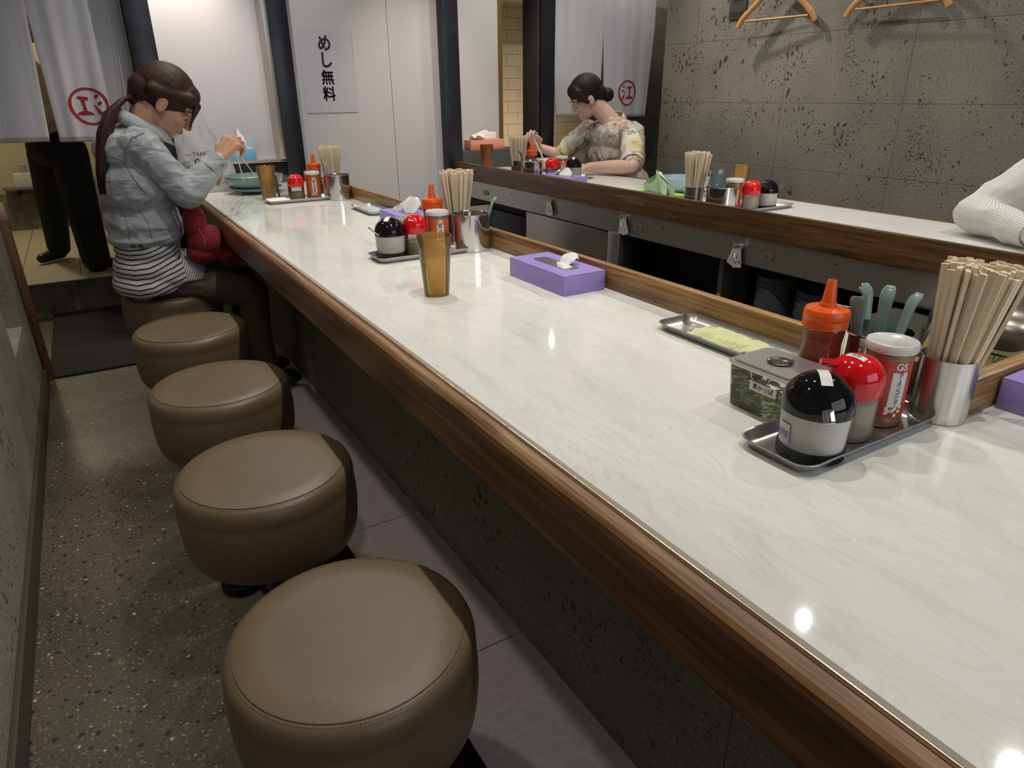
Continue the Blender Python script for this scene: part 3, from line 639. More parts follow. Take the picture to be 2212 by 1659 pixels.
# the lighter band on the rounded top arris
me = nose.data; me.materials.append(M['wood_edge'])
for p in me.polygons:
    cz = sum((me.vertices[i].co.z for i in p.vertices)) / len(p.vertices)
    if cz > 0.7230 and len(p.vertices) == 4: p.material_index = 1
G().box((0.4070, YO, 0.70), (0.4092, YE, 0.7335), 0.0008).obj('metal_bead', plain('brass_bead', (0.72, 0.62, 0.44), 0.25, 0.9), c1)
g = G(); g.poly([(x, y, z) for y in (YO, YE) for x, z in ((0.4092, 0.7298), (0.4092, 0.7312), (0.4185, 0.7302))], [(0, 1, 2), (5, 4, 3), (0, 3, 4, 1), (1, 4, 5, 2), (2, 5, 3, 0)])
g.obj('edge_shadow', plain('shadow_grey', (0.34, 0.29, 0.23), 0.6), c1)  # thin wedge coloured as the shadow strip behind the bead
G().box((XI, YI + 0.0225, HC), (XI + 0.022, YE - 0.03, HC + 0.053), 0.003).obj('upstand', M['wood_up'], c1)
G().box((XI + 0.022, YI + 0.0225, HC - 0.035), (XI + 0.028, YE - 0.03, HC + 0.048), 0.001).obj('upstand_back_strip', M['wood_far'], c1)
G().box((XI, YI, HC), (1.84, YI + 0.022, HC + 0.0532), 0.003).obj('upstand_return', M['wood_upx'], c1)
G().box((0.636, -0.6, 0), (0.90, YE - 0.02, 0.70)).obj('plinth', M['stone_c'], c1)
G().box((0.90, 0.30, 0.66), (0.985, YE - 0.03, 0.70)).obj('support_rail', M['steel_d'], c1)
struct('trim_10', G().box((0.39, 3.55, 0), (0.66, 3.69, 0.64)), M['stone_l'], 'grey stone pier under the end of the near counter')

c2 = thing('serving_counter', 'far white marble counter with a dark oak kitchen-side fascia', 'counter')
X2 = 1.82; X2o = 2.415
G().box((X2 + 0.02, YI, HC - 0.03), (X2o, YE, HC)).obj('worktop', M['marble'], c2, 0)
G().box((X2o, YI - 0.5, 0.641), (X2o + 0.022, YE, 0.731), 0.004).obj('edge_fascia', M['wood_y'], c2)
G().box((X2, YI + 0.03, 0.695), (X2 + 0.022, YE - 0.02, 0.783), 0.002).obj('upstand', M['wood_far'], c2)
G().box((2.10, 0.0, 0), (2.20, YE, 0.70)).obj('plinth', M['stone_c'], c2)
G().box((X2 + 0.008, YI + 0.03, 0.604), (X2 + 0.02, YE - 0.02, 0.695)).obj('steel_apron', M['steel_y'], c2)
g = G()
for yb in (3.05, 1.93, 1.2): g.lathe([(0, 0), (0.004, 0), (0.003, 0.002), (0, 0.0025)], (0, 0, 0), 10, Matrix.Translation((X2 + 0.008, yb, 0.668)) @ Matrix.Rotation(-PI / 2, 4, 'Y'))
g.obj('apron_screws', M['dark'], c2)
G().box((X2 + 0.005, 2.185, 0.0), (X2 + 0.09, 2.255, 0.604), 0.002).obj('steel_post', M['steel_y'], c2)
G().box((X2 + 0.02, YI + 0.03, 0.36), (2.10, 2.185, 0.40)).obj('under_shelf', M['dark'], c2)
G().box((2.06, YI + 0.03, 0.0), (2.10, YE, 0.70)).obj('back_panel', M['dark'], c2)
G().box((X2 + 0.10, 1.70, 0.40), (2.10, 1.72, 0.70)).obj('divider', M['grey_wall'], c2)
fr = thing('undercounter_fridge', 'stainless steel fridge front under the far counter', 'fridge', (0, 0, 0))
G().box((X2 + 0.06, 2.26, 0.05), (2.05, 3.35, 0.60)).obj('cabinet', M['dark'], fr)
G().box((X2 + 0.022, 2.262, 0.08), (X2 + 0.058, 2.93, 0.595), 0.004).obj('door', M['steel_d'], fr)
G().box((X2 + 0.035, 2.94, 0.08), (X2 + 0.058, 3.34, 0.56), 0.004).obj('door', M['black_m'], fr)  # black slab paints the dark void past the steel door

# clips with paper tags and number plates on the apron
def clip(y, z, lab, tilt, txt):
    t = thing('bulldog_clip', lab, 'clip', (X2 + 0.007, y, z), 0, 'clips with paper tags on the steel apron')
    G().box((-0.012, -0.020, 0.0), (0.0, 0.020, 0.014), 0.002).obj('clip_body', M['steel_y'], t)
    g = G()
    for yy in (-0.012, 0.012):
        g.tube([(-0.012, yy, 0.004), (-0.020, yy, 0.010), (-0.022, yy * 0.6, 0.030)], 0.0012, 6)
    g.tube([(-0.022, -0.0072, 0.030), (-0.022, 0.0072, 0.030)], 0.0012, 6); g.tube([(-0.01, -0.01, 0), (-0.014, -0.004, -0.03)], 0.0012, 6); g.tube([(-0.01, 0.01, 0), (-0.014, 0.004, -0.03)], 0.0012, 6)
    g.obj('clip_handle', M['steel'], t)
    for k, (a, ox) in enumerate(((tilt, -0.008), (tilt - 0.5, -0.012))):
        mt = Matrix.Rotation(a, 4, 'X')
        g = G().box((ox - 0.0006, -0.018, -0.062), (ox, 0.020, 0.002), mat=mt); p = g.obj('paper_tag', M['tag'], t)
        f = text_g(txt[k], 0.016, lambda x, yy2, zz: mt @ V((ox - 0.001, -x, yy2 - 0.042)), 0.0004); f.obj('lettering', M['ink'], p)
clip(2.69, 0.672, 'metal clip with a grey paper tag, farthest of the three on the apron', 0.15, ('も', 'め'))
clip(2.155, 0.668, 'metal clip with white paper tags above the steel post', 0.1, ('いま', 'い'))
clip(1.56, 0.652, 'metal clip with two folded white tags, nearest of the three on the apron', 0.35, ('中', 'しっ'))
for yy, n_, lab in ((3.31, '3', 'small oval number plate at the far end of the steel apron'), (2.07, '2', 'small oval number plate right of the steel post'), (1.445, '11', 'small oval number plate nearest the rice bowls')):
    t = thing('number_plate', lab, 'number plate', (X2 + 0.007, yy, 0.646), 0, 'oval number plates on the steel apron')
    g = G(); g.prism([(p[0], p[1]) for p in rrect(0.052, 0.024, 0.0118)], 0, 0.003, Matrix.Rotation(-PI / 2, 4, 'Y') @ Matrix.Rotation(PI / 2, 4, 'Z')); g.obj('plate', M['brassy'], t)
    text_g(n_, 0.016, lambda x, y2, z: (-0.0035, -x, y2), 0.0003).obj('lettering', M['ink'], t)

# ------------------------------------------------------------------ condiment pieces
def tray(x, y, L, W, lab, rz=0.0, grp='stainless trays on the counters'):
    t = thing('tray', lab, 'tray', (x, y, HC), rz, grp)
    g = G(); lev = [(0.86, 0.0, 0.0006), (0.93, 0.0, 0.0006), (0.975, 0.5, 0.004), (1.0, 1.0, 0.0145), (1.012, 1.0, 0.0150), (1.014, 1.0, 0.0140)]
    rings = []
    for k, (sc, _, z) in enumerate(lev):
        inset = {0: 0.022, 1: 0.012, 2: 0.006, 3: 0.001, 4: -0.0012, 5: -0.0018}[k]
        rr = max(0.006, 0.022 - inset)
        rings.append([(px, py, z) for px, py in rrect(L - 2 * inset, W - 2 * inset, rr, 8)])
    n = len(rings[0]); pts = [p for r in rings for p in r]; fc = [tuple(range(n))]
    for a in range(len(rings) - 1):
        for i in range(n): fc.append((a * n + i, a * n + (i + 1) % n, (a + 1) * n + (i + 1) % n, (a + 1) * n + i))
    # underside, a little lower and outside
    g.poly(pts, fc)
    o = g.obj('tray_pan', M['steel_t'], t, 50)
    md = o.modifiers.new('t', 'SOLIDIFY'); md.thickness = 0.0006; md.offset = -1
    return t
TZ = HC + 0.0014
def powder_jar(x, y, z, where, rz=0.0, spoon_dir=None, cont='salt', sticker=True, lbl=True):
    t = thing('powder_jar', 'powder jar with a black dome lid ' + where, 'condiment jar', (x, y, z), rz, 'black domed powder jars')
    R = 0.0405
    G().lathe([(0.033, 0.011), (0.0375, 0.012), (0.0385, 0.02), (R, 0.058), (R + 0.0004, 0.062)], n=48).obj('jar', M['glass_f'], t)
    G().lathe([(0, 0.0125), (0.0355, 0.0125), (0.0372, 0.02), (0.0395, 0.0595), (0, 0.060)], n=48).obj('powder', M[cont], t)
    g = G(); pf = [(0, 0.0), (0.0372, 0.0)]
    for k in range(6): pf += [(0.0395, 0.001 + 0.002 * k), (0.0383, 0.0018 + 0.002 * k), (0.0383, 0.0024 + 0.002 * k)]
    pf += [(0.0392, 0.0135), (0.0386, 0.014), (0.0376, 0.0115), (0, 0.0115)]
    g.lathe(pf, n=48).obj('ribbed_base', M['rubber'], t, 25)
    pf = [(R + 0.0012, 0.0585), (R + 0.0012, 0.064)] + [((R + 0.0012) * math.cos(a), 0.064 + 0.041 * math.sin(a)) for a in [PI / 2 * k / 14 for k in range(1, 14)]] + [(0, 0.105)]
    lid = G().lathe(pf, n=56).obj('dome_lid', M['black_p'], t, 60)
    def dome(th, ph, r=R + 0.0018): return V((r * math.cos(ph) * math.cos(th), r * math.cos(ph) * math.sin(th), 0.064 + (0.041 + 0.0006) * math.sin(ph)))
    if sticker:
        g = G(); pts = []; 
        for i in range(7):
            ph = 0.95 + (1.75 - 0.95) * i / 6
            for s in (-1, 1):
                c = dome(-2.3, ph); pts.append(c + V((math.cos(-2.3 + PI / 2), math.sin(-2.3 + PI / 2), 0)) * 0.0065 * s)
        g.poly(pts, [(2 * i, 2 * i + 1, 2 * i + 3, 2 * i + 2) for i in range(6)]); sk = g.obj('lid_sticker', M['label'], lid)
    if lbl:
        pl = patch(R - 0.0008, -3.72, -3.22, 0.019, 0.045, r1=R + 0.0006).obj('side_label', M['label_b'], t)
        text_g('国内製造\nごま 100', 0.0045, wrap(R + 0.0012, -3.47, 0.031), 0.0001).obj('lettering', M['ink'], pl)
    if spoon_dir is not None:
        a, up = spoon_dir
        dx, dy = math.cos(a), math.sin(a); r0 = R - 0.002
        g = G(); pts = [(r0 * dx * 0.6, r0 * dy * 0.6, 0.045), (r0 * dx, r0 * dy, 0.061), ((r0 + 0.010) * dx, (r0 + 0.010) * dy, 0.066 + up * 0.2), ((r0 + 0.034) * dx, (r0 + 0.034) * dy, 0.075 + up)]
        g.tube(pts, [0.0022, 0.0024, 0.0026, 0.0032], 8, flat=(1.4, 0.7)); g.obj('spoon_handle', M['steel'], t)
    return t
def sauce_bottle(x, y, z, where, rz=0.0, liquid='oil', spout=None, sticker=True):
    t = thing('sauce_bottle', 'clear sauce bottle with red dome cap ' + where, 'condiment bottle', (x, y, z), rz, 'red-capped sauce bottles')
    G().lathe([(0, 0.0), (0.029, 0.0), (0.031, 0.003), (0.031, 0.012), (0.0302, 0.06), (0.030, 0.066)], n=40).obj('bottle', M['glass_f'] if liquid != 'oil_y' else M['glass'], t)
    lv = 0.050 if liquid == 'oil' else 0.036
    G().lathe([(0, 0.006), (0.0272, 0.006), (0.0288, 0.012), (0.0282, lv), (0, lv)], n=40).obj('liquid', M[liquid], t)
    R = 0.0325; pf = [(0, 0.058), (R - 0.001, 0.058), (R, 0.060), (R + 0.0006, 0.076)] + [((R + 0.0006) * math.cos(a) ** 0.8, 0.076 + 0.031 * math.sin(a) ** 0.92) for a in [PI / 2 * k / 12 for k in range(1, 12)]] + [(0, 0.107)]
    lid = G().lathe(pf, n=48).obj('cap', M['red_p'], t, 60)
    if spout is not None:
        dx, dy = math.cos(spout), math.sin(spout)
        g = G(); g.tube([(dx * 0.020, dy * 0.020, 0.094), (dx * 0.047, dy * 0.047, 0.0985)], [0.0062, 0.0042], 14); g.obj('spout', M['red_p'], lid)
        g = G(); pts = []
        for i in range(8):
            u = -0.0125 + 0.025 * i / 7
            for s in (-1, 1):
                lx, ly = 0.0045 * s - 0.008, u; rr = math.hypot(lx, ly); pts.append((lx, ly, 0.0763 + 0.031 * max(0, 1 - (rr / R) ** 2.5) ** 0.46 + 0.0006))
        g.poly(pts, [(2 * i, 2 * i + 1, 2 * i + 3, 2 * i + 2) for i in range(7)]); sk = g.obj('cap_sticker', M['label'], lid)
        text_g('お酢', 0.006, lambda a, b, c: (-0.008 + b, -a, 0.0763 + 0.031 * max(0, 1 - (math.hypot(b - 0.008, a) / R) ** 2.5) ** 0.46 + 0.0011), 0.0002).obj('lettering', M['ink'], sk)
    elif sticker:
        patch(0.0285, -2.6, -2.1, 0.0955, 0.1055, r1=0.008).obj('cap_sticker', M['label'], lid)
    return t
def pepper_can(x, y, z, where, face=-2.3, small=False, rz=0.0):
    t = thing('pepper_can', 'white-lidded pepper can ' + where, 'pepper can', (x, y, z), rz, 'white-lidded pepper cans')
    R = 0.0285
    G().lathe([(0, 0), (R - 0.002, 0), (R - 0.001, 0.002), (R, 0.004), (R, 0.016)], n=40).obj('can_foot', M['can_brown'], t)
    G().lathe([(R, 0.016), (R, 0.092)], n=40).obj('can_body', M['can_or'] if small else M['can_red'], t)
    G().lathe([(R, 0.092), (R, 0.104), (R - 0.001, 0.106)], n=40).obj('can_neck', M['can_brown'], t)
    G().lathe([(R + 0.0028, 0.1015), (R + 0.0034, 0.104), (R + 0.0034, 0.110), (R + 0.002, 0.1125), (R - 0.001, 0.1130), (R - 0.002, 0.1122), (0, 0.1122)], n=40).obj('lid', M['white_lid'], t)
    pl = patch(R + 0.0004, face - 0.30, face + 0.36, 0.030, 0.078).obj('label_panel', M['label'], t)
    if small:
        text_g('\n'.join('辣油胡椒'), 0.012, wrap(R + 0.0008, face, 0.054), 0.0003).obj('lettering', M['ink'], pl)
    else:
        for q, ch in enumerate('ラーメンコショー'):
            if ch == 'ー': text_g('|', 0.0062, wrap(R + 0.0008, face + 0.05, 0.0748 - 0.0060 * q), 0.0001).obj('lettering', M['ink'], pl)
            else: text_g(ch, 0.0076, wrap(R + 0.0008, face + 0.05, 0.0748 - 0.0060 * q), 0.0001).obj('lettering', M['ink'], pl)
    text_g('GS', 0.0125, wrap(R + 0.0008, face + 0.02, 0.0855), 0.0004).obj('lettering', M['white_ink'], t)
    g = G()                                                       # pale cloud shapes low on the print
    for k in range(9):
        a = face + random.uniform(-0.35, 0.35); zz = random.uniform(0.018, 0.030)
        tmp = patch(R + 0.0006, a - 0.08, a + 0.08, zz - 0.002, zz + 0.0025, 4); mm = bpy.data.meshes.new('q'); tmp.b.to_mesh(mm); tmp.b.free(); g.b.from_mesh(mm); bpy.data.meshes.remove(mm)
    g.obj('print_clouds', M['white_ink'], t)
    return t
def chili_bottle(x, y, where, rz=0.0, big=False):
    t = thing('chili_bottle', 'red chili powder bottle with orange nozzle cap ' + where, 'condiment bottle', (x, y, HC), rz, 'orange-capped chili bottles')
    sil = [(0.031, 0.0), (0.033, 0.003), (0.0335, 0.02), (0.031, 0.045), (0.0262, 0.070), (0.0255, 0.085), (0.0275, 0.103), (0.0275, 0.112)]
    G().lathe([(0, 0)] + sil, n=44).obj('bottle', M['glass'], t)
    G().lathe([(0, 0.004)] + [(r - 0.0022, z + 0.002) for r, z in sil[1:6]] + [(0.0245, 0.094), (0, 0.098)], n=44).obj('powder', M['chilip'], t)
    pf = [(0, 0.111), (0.0292, 0.109)]
    for k in range(4): pf += [(0.0302, 0.110 + 0.0028 * k), (0.0294, 0.1118 + 0.0028 * k)]
    pf += [(0.0302, 0.1222), (0.0304, 0.130), (0.028, 0.1345), (0.013, 0.1365), (0.0115, 0.1372), (0.0108, 0.142), (0.0095, 0.1425), (0.0062, 0.172), (0.0055, 0.1735), (0.0032, 0.1735), (0.003, 0.168), (0, 0.168)]
    c = G().lathe(pf, n=48).obj('nozzle_cap', M['orange_p'], t, 30)
    if big:
        g = G().box((-0.0045, -0.011, 0), (0.0045, 0.011, 0.0003), mat=Matrix.Translation((0.0205, -0.006, 0.1357)) @ Matrix.Rotation(0.25, 4, 'Z') @ Matrix.Rotation(0.12, 4, 'Y')); k = g.obj('cap_sticker', M['label'], c)
        text_g('辛味', 0.006, lambda a, b, d: (0.0205 + b, -0.006 - a, 0.1366), 0.0002).obj('lettering', M['ink'], k)
    return t
def steel_cup(x, y, where, r=0.0405, h=0.10, rz=0.0):
    t = thing('steel_cup', 'open stainless steel cup ' + where, 'cup', (x, y, HC), rz, 'stainless spoon cups')
    G().lathe([(0, 0.0), (r - 0.002, 0.0), (r - 0.0005, 0.002), (r - 0.0005, h - 0.003), (r + 0.0012, h - 0.001), (r + 0.0012, h), (r - 0.001, h), (r - 0.0014, h - 0.003), (r - 0.0014, 0.003), (0, 0.003)], n=56).obj('cup_wall', M['steel'], t, 30)
    return t
SPM = {}
def spoon_mesh(key):
    if key in SPM: return SPM[key]
    def section(u):  # along length 0..1 -> half width, thickness depth
        if u < 0.33:
            w = 0.021 * math.sqrt(max(0, 1 - ((u - 0.17) / 0.17) ** 2)) ; return max(w, 0.006 if u > .1 else 0.001), 0.010 * math.sin(PI * min(u / 0.33, 1))
        return 0.0055 + 0.0042 * max(0, (u - 0.33) / 0.67), 0.0035
    g = G(); pts = []; L = 0.150; n = 24; m = 8
    for i in range(n + 1):
        u = i / n; w, d = section(u)
        if u > 0.985: w *= 0.5
        hook = 0.0 if u < 0.86 else (u - 0.86) ** 2 * 0.55
        zc = -hook; xl = u * L
        for k in range(m):
            s = -1 + 2 * k / (m - 1); pts.append((s * w, -d * (1 - s * s) - (0.002 * abs(s)) - hook * 0.8, xl))
    fc = [(i * m + k, i * m + k + 1, (i + 1) * m + k + 1, (i + 1) * m + k) for i in range(n) for k in range(m - 1)]
    g.poly(pts, fc); o = g.obj('soup_spoon', M[key], None, 60)
    me = o.data; bpy.data.objects.remove(o); SPM[key] = me; return me
def spoon(x, y, z, az, lean, rot, lab, key='spoon'):
    o = bpy.data.objects.new('soup_spoon', spoon_mesh(key)); COL.objects.link(o)
    md = o.modifiers.new('t', 'SOLIDIFY'); md.thickness = 0.0026
    sb = o.modifiers.new('s', 'SUBSURF'); sb.levels = 1; sb.render_levels = 1
    o.matrix_world = Matrix.Translation((x, y, z)) @ Matrix.Rotation(az, 4, 'Z') @ Matrix.Rotation(lean, 4, 'Y') @ Matrix.Rotation(rot, 4, 'Z')
    return tag(o, lab, 'spoon', 'celadon soup spoons in steel cups')
CHM = []
def chop_mesh():
    if CHM: return CHM[0]
    g = G(); pts = []; L = 0.198
    for z, w, d in ((0, 0.0030, 0.0018), (L, 0.0048, 0.0025)):
        pts += [(-w, -d, z), (w, -d, z), (w, d, z), (-w, d, z)]
    g.poly(pts, [(0, 1, 2, 3), (4, 5, 6, 7), (0, 1, 5, 4), (1, 2, 6, 5), (2, 3, 7, 6), (3, 0, 4, 7)])
    # the split line of a pair
    g.box((-0.0003, -0.0027, 0.06), (0.0003, 0.0027, L + 0.0002))
    o = g.obj('chopsticks', M['chop'], None, 0); me = o.data; bpy.data.objects.remove(o); CHM.append(me); return me
def chop_can(x, y, n, where, R=0.050, lean=(0, 0), r=0.0355, h=0.088, grp='', brushed=True, spread=1.0):
    t = thing('chopstick_can', 'stainless steel can full of chopsticks ' + where, 'can', (x, y, HC), 0, 'chopstick cans')
    G().lathe([(0, 0.0), (r - 0.001, 0.0), (r, 0.0015), (r, h), (r - 0.0015, h), (r - 0.0015, 0.004), (0, 0.004)], n=56).obj('can_wall', M['steel_b'] if brushed else M['steel'], t, 30)
    me = chop_mesh()
    for i in range(n):
        q = math.sqrt((i + 0.5) / n); a = i * 2.39996 + random.uniform(-0.05, 0.05)
        rb = (r - 0.008) * q * 0.72
        pb = V((x + rb * math.cos(a), y + rb * math.sin(a), HC + 0.0048))
        # at can-rim height stay inside the can, above it fan out
        rt = R * q
        top = V((x + rt * math.cos(a) + lean[0] * (0.4 + 0.6 * q), y + rt * math.sin(a) + lean[1] * (0.4 + 0.6 * q), 0)); 
        d = V((top.x - pb.x, top.y - pb.y, 0.196)).normalized()
        o = bpy.data.objects.new('chopsticks', me); COL.objects.link(o)
        rot = d.to_track_quat('Z', 'Y').to_matrix().to_4x4()
        o.matrix_world = Matrix.Translation(pb + d * random.uniform(0, 0.009)) @ rot @ Matrix.Rotation(a + PI / 2 + random.uniform(-0.5, 0.5), 4, 'Z')
        tag(o, 'wooden chopsticks in the can ' + where, 'chopsticks', 'chopsticks ' + grp)
def tumbler(x, y, where, mat='amber', level=0.045, h=0.132):
    t = thing('tumbler', 'amber plastic tumbler ' + where, 'tumbler', (x, y, HC), 0, 'amber tumblers')
    R1, R0 = 0.0375, 0.0265; f = lambda z: R0 + (R1 - R0) * z / h
    G().lathe([(0, 0.004), (R0 - 0.002, 0.003), (R0, 0.0), (R0 + 0.0008, 0.003), (f(h * 0.78), h * 0.78), (f(h * 0.8) + 0.0008, h * 0.80), (R1 + 0.0008, h - 0.002), (R1, h), (R1 - 0.0012, h - 0.001), (f(h * 0.8) - 0.001, h * 0.80), (R0 - 0.001, 0.006), (0, 0.006)], n=56).obj('tumbler_wall', M[mat], t, 40)
    if level:
        G().lathe([(0, 0.007), (R0 - 0.0018, 0.007), (f(level) - 0.0016, level), (0, level)], n=48).obj('water', M['water'], t)
        G().box((-0.0004, -0.0008, 0.012), (0.0004, 0.0, level), mat=Matrix.Translation((0.012, -f(0.02) - 0.0015, 0))).obj('mould_line', M['amber_d'], t)
    return t
def drape(pts2, w, n=14, m=10, amp=0.004, seed=0, h=0.05):
    """a standing, folded tissue: grid lofted along a spine of (x, z) points"""
    random.seed(seed); ph = [random.uniform(0, 6.28) for _ in range(4)]
    pts = []; 
    for i in range(n + 1):
        u = i / n; k = u * (len(pts2) - 1); a = int(min(k, len(pts2) - 2)); f = k - a
        sx = pts2[a][0] * (1 - f) + pts2[a + 1][0] * f; sz = pts2[a][1] * (1 - f) + pts2[a + 1][1] * f; ww = pts2[a][2] * (1 - f) + pts2[a + 1][2] * f
        for j in range(m + 1):
            v = -1 + 2 * j / m
            pts.append((sx + amp * math.sin(ph[0] + v * 5 + u * 2) * (0.3 + u), v * w * ww, sz + 0.35 * amp * math.sin(ph[1] + v * 4 + u * 3) * (0.2 + u) - 0.012 * (v * v) * u))
    fc = [(i * (m + 1) + j, i * (m + 1) + j + 1, (i + 1) * (m + 1) + j + 1, (i + 1) * (m + 1) + j) for i in range(n) for j in range(m)]
    return pts, fc
def tissue_box(x, y, z, rz, card, where, tis='tissue', L=0.228, W=0.112, H=0.045, tissue=None, kind='purple'):
    t = thing('tissue_box', kind + ' cardboard tissue box ' + where, 'tissue box', (x, y, z), rz, 'tissue boxes')
    g = G(); hl, hw = L / 2, W / 2; sl, sw = 0.072, 0.021
    # walls, bottom and a top with an oblong opening
    g.box((-hl, -hw, 0), (hl, hw, H - 0.002), 0.0008)
    out = [(-hl, -hw), (hl, -hw), (hl, hw), (-hl, hw)]; ins = rrect(2 * sl, 2 * sw, 0.014, 5)
    o = g.obj('box', card, t)
    G().prism([(a, b) for a, b in rrect(L - 0.0006, W - 0.0006, 0.001, 1)], H - 0.002, H).obj('box_top', card, t)
    G().prism(ins, H, H + 0.0003).obj('slot', M['purple_in'], t)
    G().box((-hl - 0.0003, -hw + 0.01, H * 0.36), (hl + 0.0003, hw - 0.01, H * 0.365)).obj('flap_line', M['ink'] if False else card, t)
    if tissue:
        g = G()
        for tt in tissue:
            pts, fc = drape(tt['spine'], tt.get('w', 0.035), amp=tt.get('amp', 0.004), seed=tt.get('seed', 1))
            a = tt.get('rot', 0); ox, oy = tt.get('at', (0, 0)); c, s = math.cos(a), math.sin(a)
            pts = [(ox + p[0] * c - p[1] * s, oy + p[0] * s + p[1] * c, H + p[2]) for p in pts]
            g.poly(pts, fc)
        o = g.obj('tissue', M[tis], t, 60)
        md = o.modifiers.new('t', 'SOLIDIFY'); md.thickness = 0.0006; o.modifiers.new('s', 'SUBSURF').render_levels = 1
    return t
random.seed(11)

# ---- set C, nearest the camera
W_C = 'on the nearest tray'
tray(0.765, 0.455, 0.272, 0.104, 'stainless steel tray nearest the camera, holding jars and a pepper can')
jarC = powder_jar(0.690, 0.444, TZ, 'on the nearest tray', 0.0, spoon_dir=None)
G().box((-0.002, -0.0065, -0.0085), (0.0, 0.0065, 0.0085), 0.0012, mat=Matrix.Rotation(-2.25, 4, 'Z') @ Matrix.Translation((0.0445, 0, 0.068)) @ Matrix.Rotation(-0.35, 4, 'Y') @ Matrix.Rotation(0.2, 4, 'X')).obj('spoon_handle', M['steel'], jarC)
sauce_bottle(0.772, 0.452, TZ, 'on the nearest tray', 0.0, 'oil', spout=2.55)
pepper_can(0.843, 0.455, TZ, 'on the nearest tray', face=-2.05)
chili_bottle(0.834, 0.548, 'behind the nearest pickle container', big=True)
steel_cup(0.908, 0.514, 'full of spoons behind the nearest chopsticks', r=0.046)
for k, (dx, dy, az, ln, rt) in enumerate(((-0.018, 0.014, 2.9, 0.16, 2.2), (-0.004, 0.020, 2.2, 0.05, 1.7), (0.008, 0.008, 0.6, 0.10, 1.2), (0.000, -0.008, -0.2, 0.22, 1.5), (0.014, 0.02, 0.9, 0.30, 2.0))):
    spoon(0.915 + dx, 0.512 + dy, HC + 0.006, az, ln, rt, 'pale green soup spoon in the cup behind the nearest chopsticks')
chop_can(0.924, 0.420, 92, 'nearest the camera', R=0.047, lean=(0.012, -0.010), grp='in the nearest can')
# pickle container
pc = thing('pickle_container', 'clear square container of green pickles with a steel lid', 'food container', (0.757, 0.553, HC), 0)
def boxy(w, d, r, z0, z1, taper=0.0, bottom=True):
    g = G(); a = rrect(w - taper, d - taper, r, 5); b = rrect(w, d, r, 5); n = len(a)
    pts = [(x, y, z0) for x, y in a] + [(x, y, z1) for x, y in b]
    fc = [(i, (i + 1) % n, n + (i + 1) % n, n + i) for i in range(n)]
    if bottom: fc.append(tuple(range(n)))
    return g.poly(pts, fc)
boxy(0.088, 0.104, 0.010, 0.001, 0.064, 0.008).obj('container_wall', M['glass'], pc)
g = G(); g.prism(rrect(0.094, 0.110, 0.014, 6), 0.062, 0.066, bev=0.001); g.prism(rrect(0.080, 0.096, 0.010, 6), 0.066, 0.0685, bev=0.001); lid = g.obj('steel_lid', M['steel_l'], pc, 30)
g = G(); g.lathe([(0, 0.0), (0.012, 0.0004), (0.0165, 0.0022), (0.0175, 0.0022)], (0.0, 0.0, 0.0680), 32); g.obj('lid_recess', M['steel'], lid)
G().box((-0.0045, -0.0175, 0.0693), (0.0045, 0.0175, 0.0725), 0.0012, mat=Matrix.Rotation(0.75, 4, 'Z')).obj('lid_handle', M['steel'], lid)
lb = G().box((-0.0442, -0.034, 0.036), (-0.0436, 0.010, 0.049)).obj('name_label', M['label'], pc)
text_g('青かっぱ', 0.0085, lambda x, y, z: (-0.0446, -0.012 - x, 0.0422 + y), 0.0002).obj('lettering', M['ink'], lb)
g = G(); g.tube([(-0.0405, 0.012, 0.063), (-0.0405, 0.012, 0.052), (-0.0405, 0.006, 0.049), (-0.0405, -0.012, 0.049), (-0.0405, -0.018, 0.052), (-0.0405, -0.018, 0.063)], 0.0008, 6); g.box((-0.036, -0.010, 0.040), (-0.034, -0.003, 0.062)); g.obj('tongs_clip', M['steel'], pc)
pm = []
for k in range(3):
    g = G(); n = 14; a0, a1 = -1.6 - 0.3 * k, 1.5 + 0.2 * k; pts = []
    for i in range(n + 1):
        a = a0 + (a1 - a0) * i / n; r = 0.0085; th = 0.0022 * math.sin(PI * i / n) + 0.0006
        for rr, zz in ((r - th, -0.0012), (r + th, -0.0012), (r + th, 0.0012), (r - th, 0.0012)): pts.append((rr * math.cos(a), rr * math.sin(a), zz))
    fc = [(4 * i + j, 4 * i + (j + 1) % 4, 4 * i + 4 + (j + 1) % 4, 4 * i + 4 + j) for i in range(n) for j in range(4)] + [(0, 1, 2, 3), (4 * n, 4 * n + 1, 4 * n + 2, 4 * n + 3)]
    g.poly(pts, fc); o = g.obj('pickle_slice', M['pickle'] if k != 1 else M['pickle2'], None, 50); pm.append(o.data); bpy.data.objects.remove(o)
for i in range(98):
    o = bpy.data.objects.new('pickle_slice', pm[i % 3]); COL.objects.link(o)
    side = random.random() < 0.6; u = random.uniform(-0.036, 0.036); v = random.uniform(-0.042, 0.042)
    if side:
        if random.random() < 0.5: u = -0.0325
        else: v = -0.040
    u = max(-0.0325, min(0.0325, u)); v = max(-0.040, min(0.040, v))
    zz = random.uniform(0.009, 0.042)
    o.matrix_world = Matrix.Translation((0.757 + u * 0.9, 0.553 + v * 0.93, HC + zz)) @ Matrix.Rotation(random.uniform(0, 6.28), 4, 'Z') @ Matrix.Rotation(random.uniform(-0.7, 0.7) if side else random.uniform(-0.4, 0.4), 4, 'Y') @ Matrix.Rotation(random.uniform(0, 6.28), 4, 'Z') @ Matrix.Scale(0.8, 4)
    tag(o, 'green pickle slice inside the clear steel-lidded container', 'pickle', 'pickles in the near container')
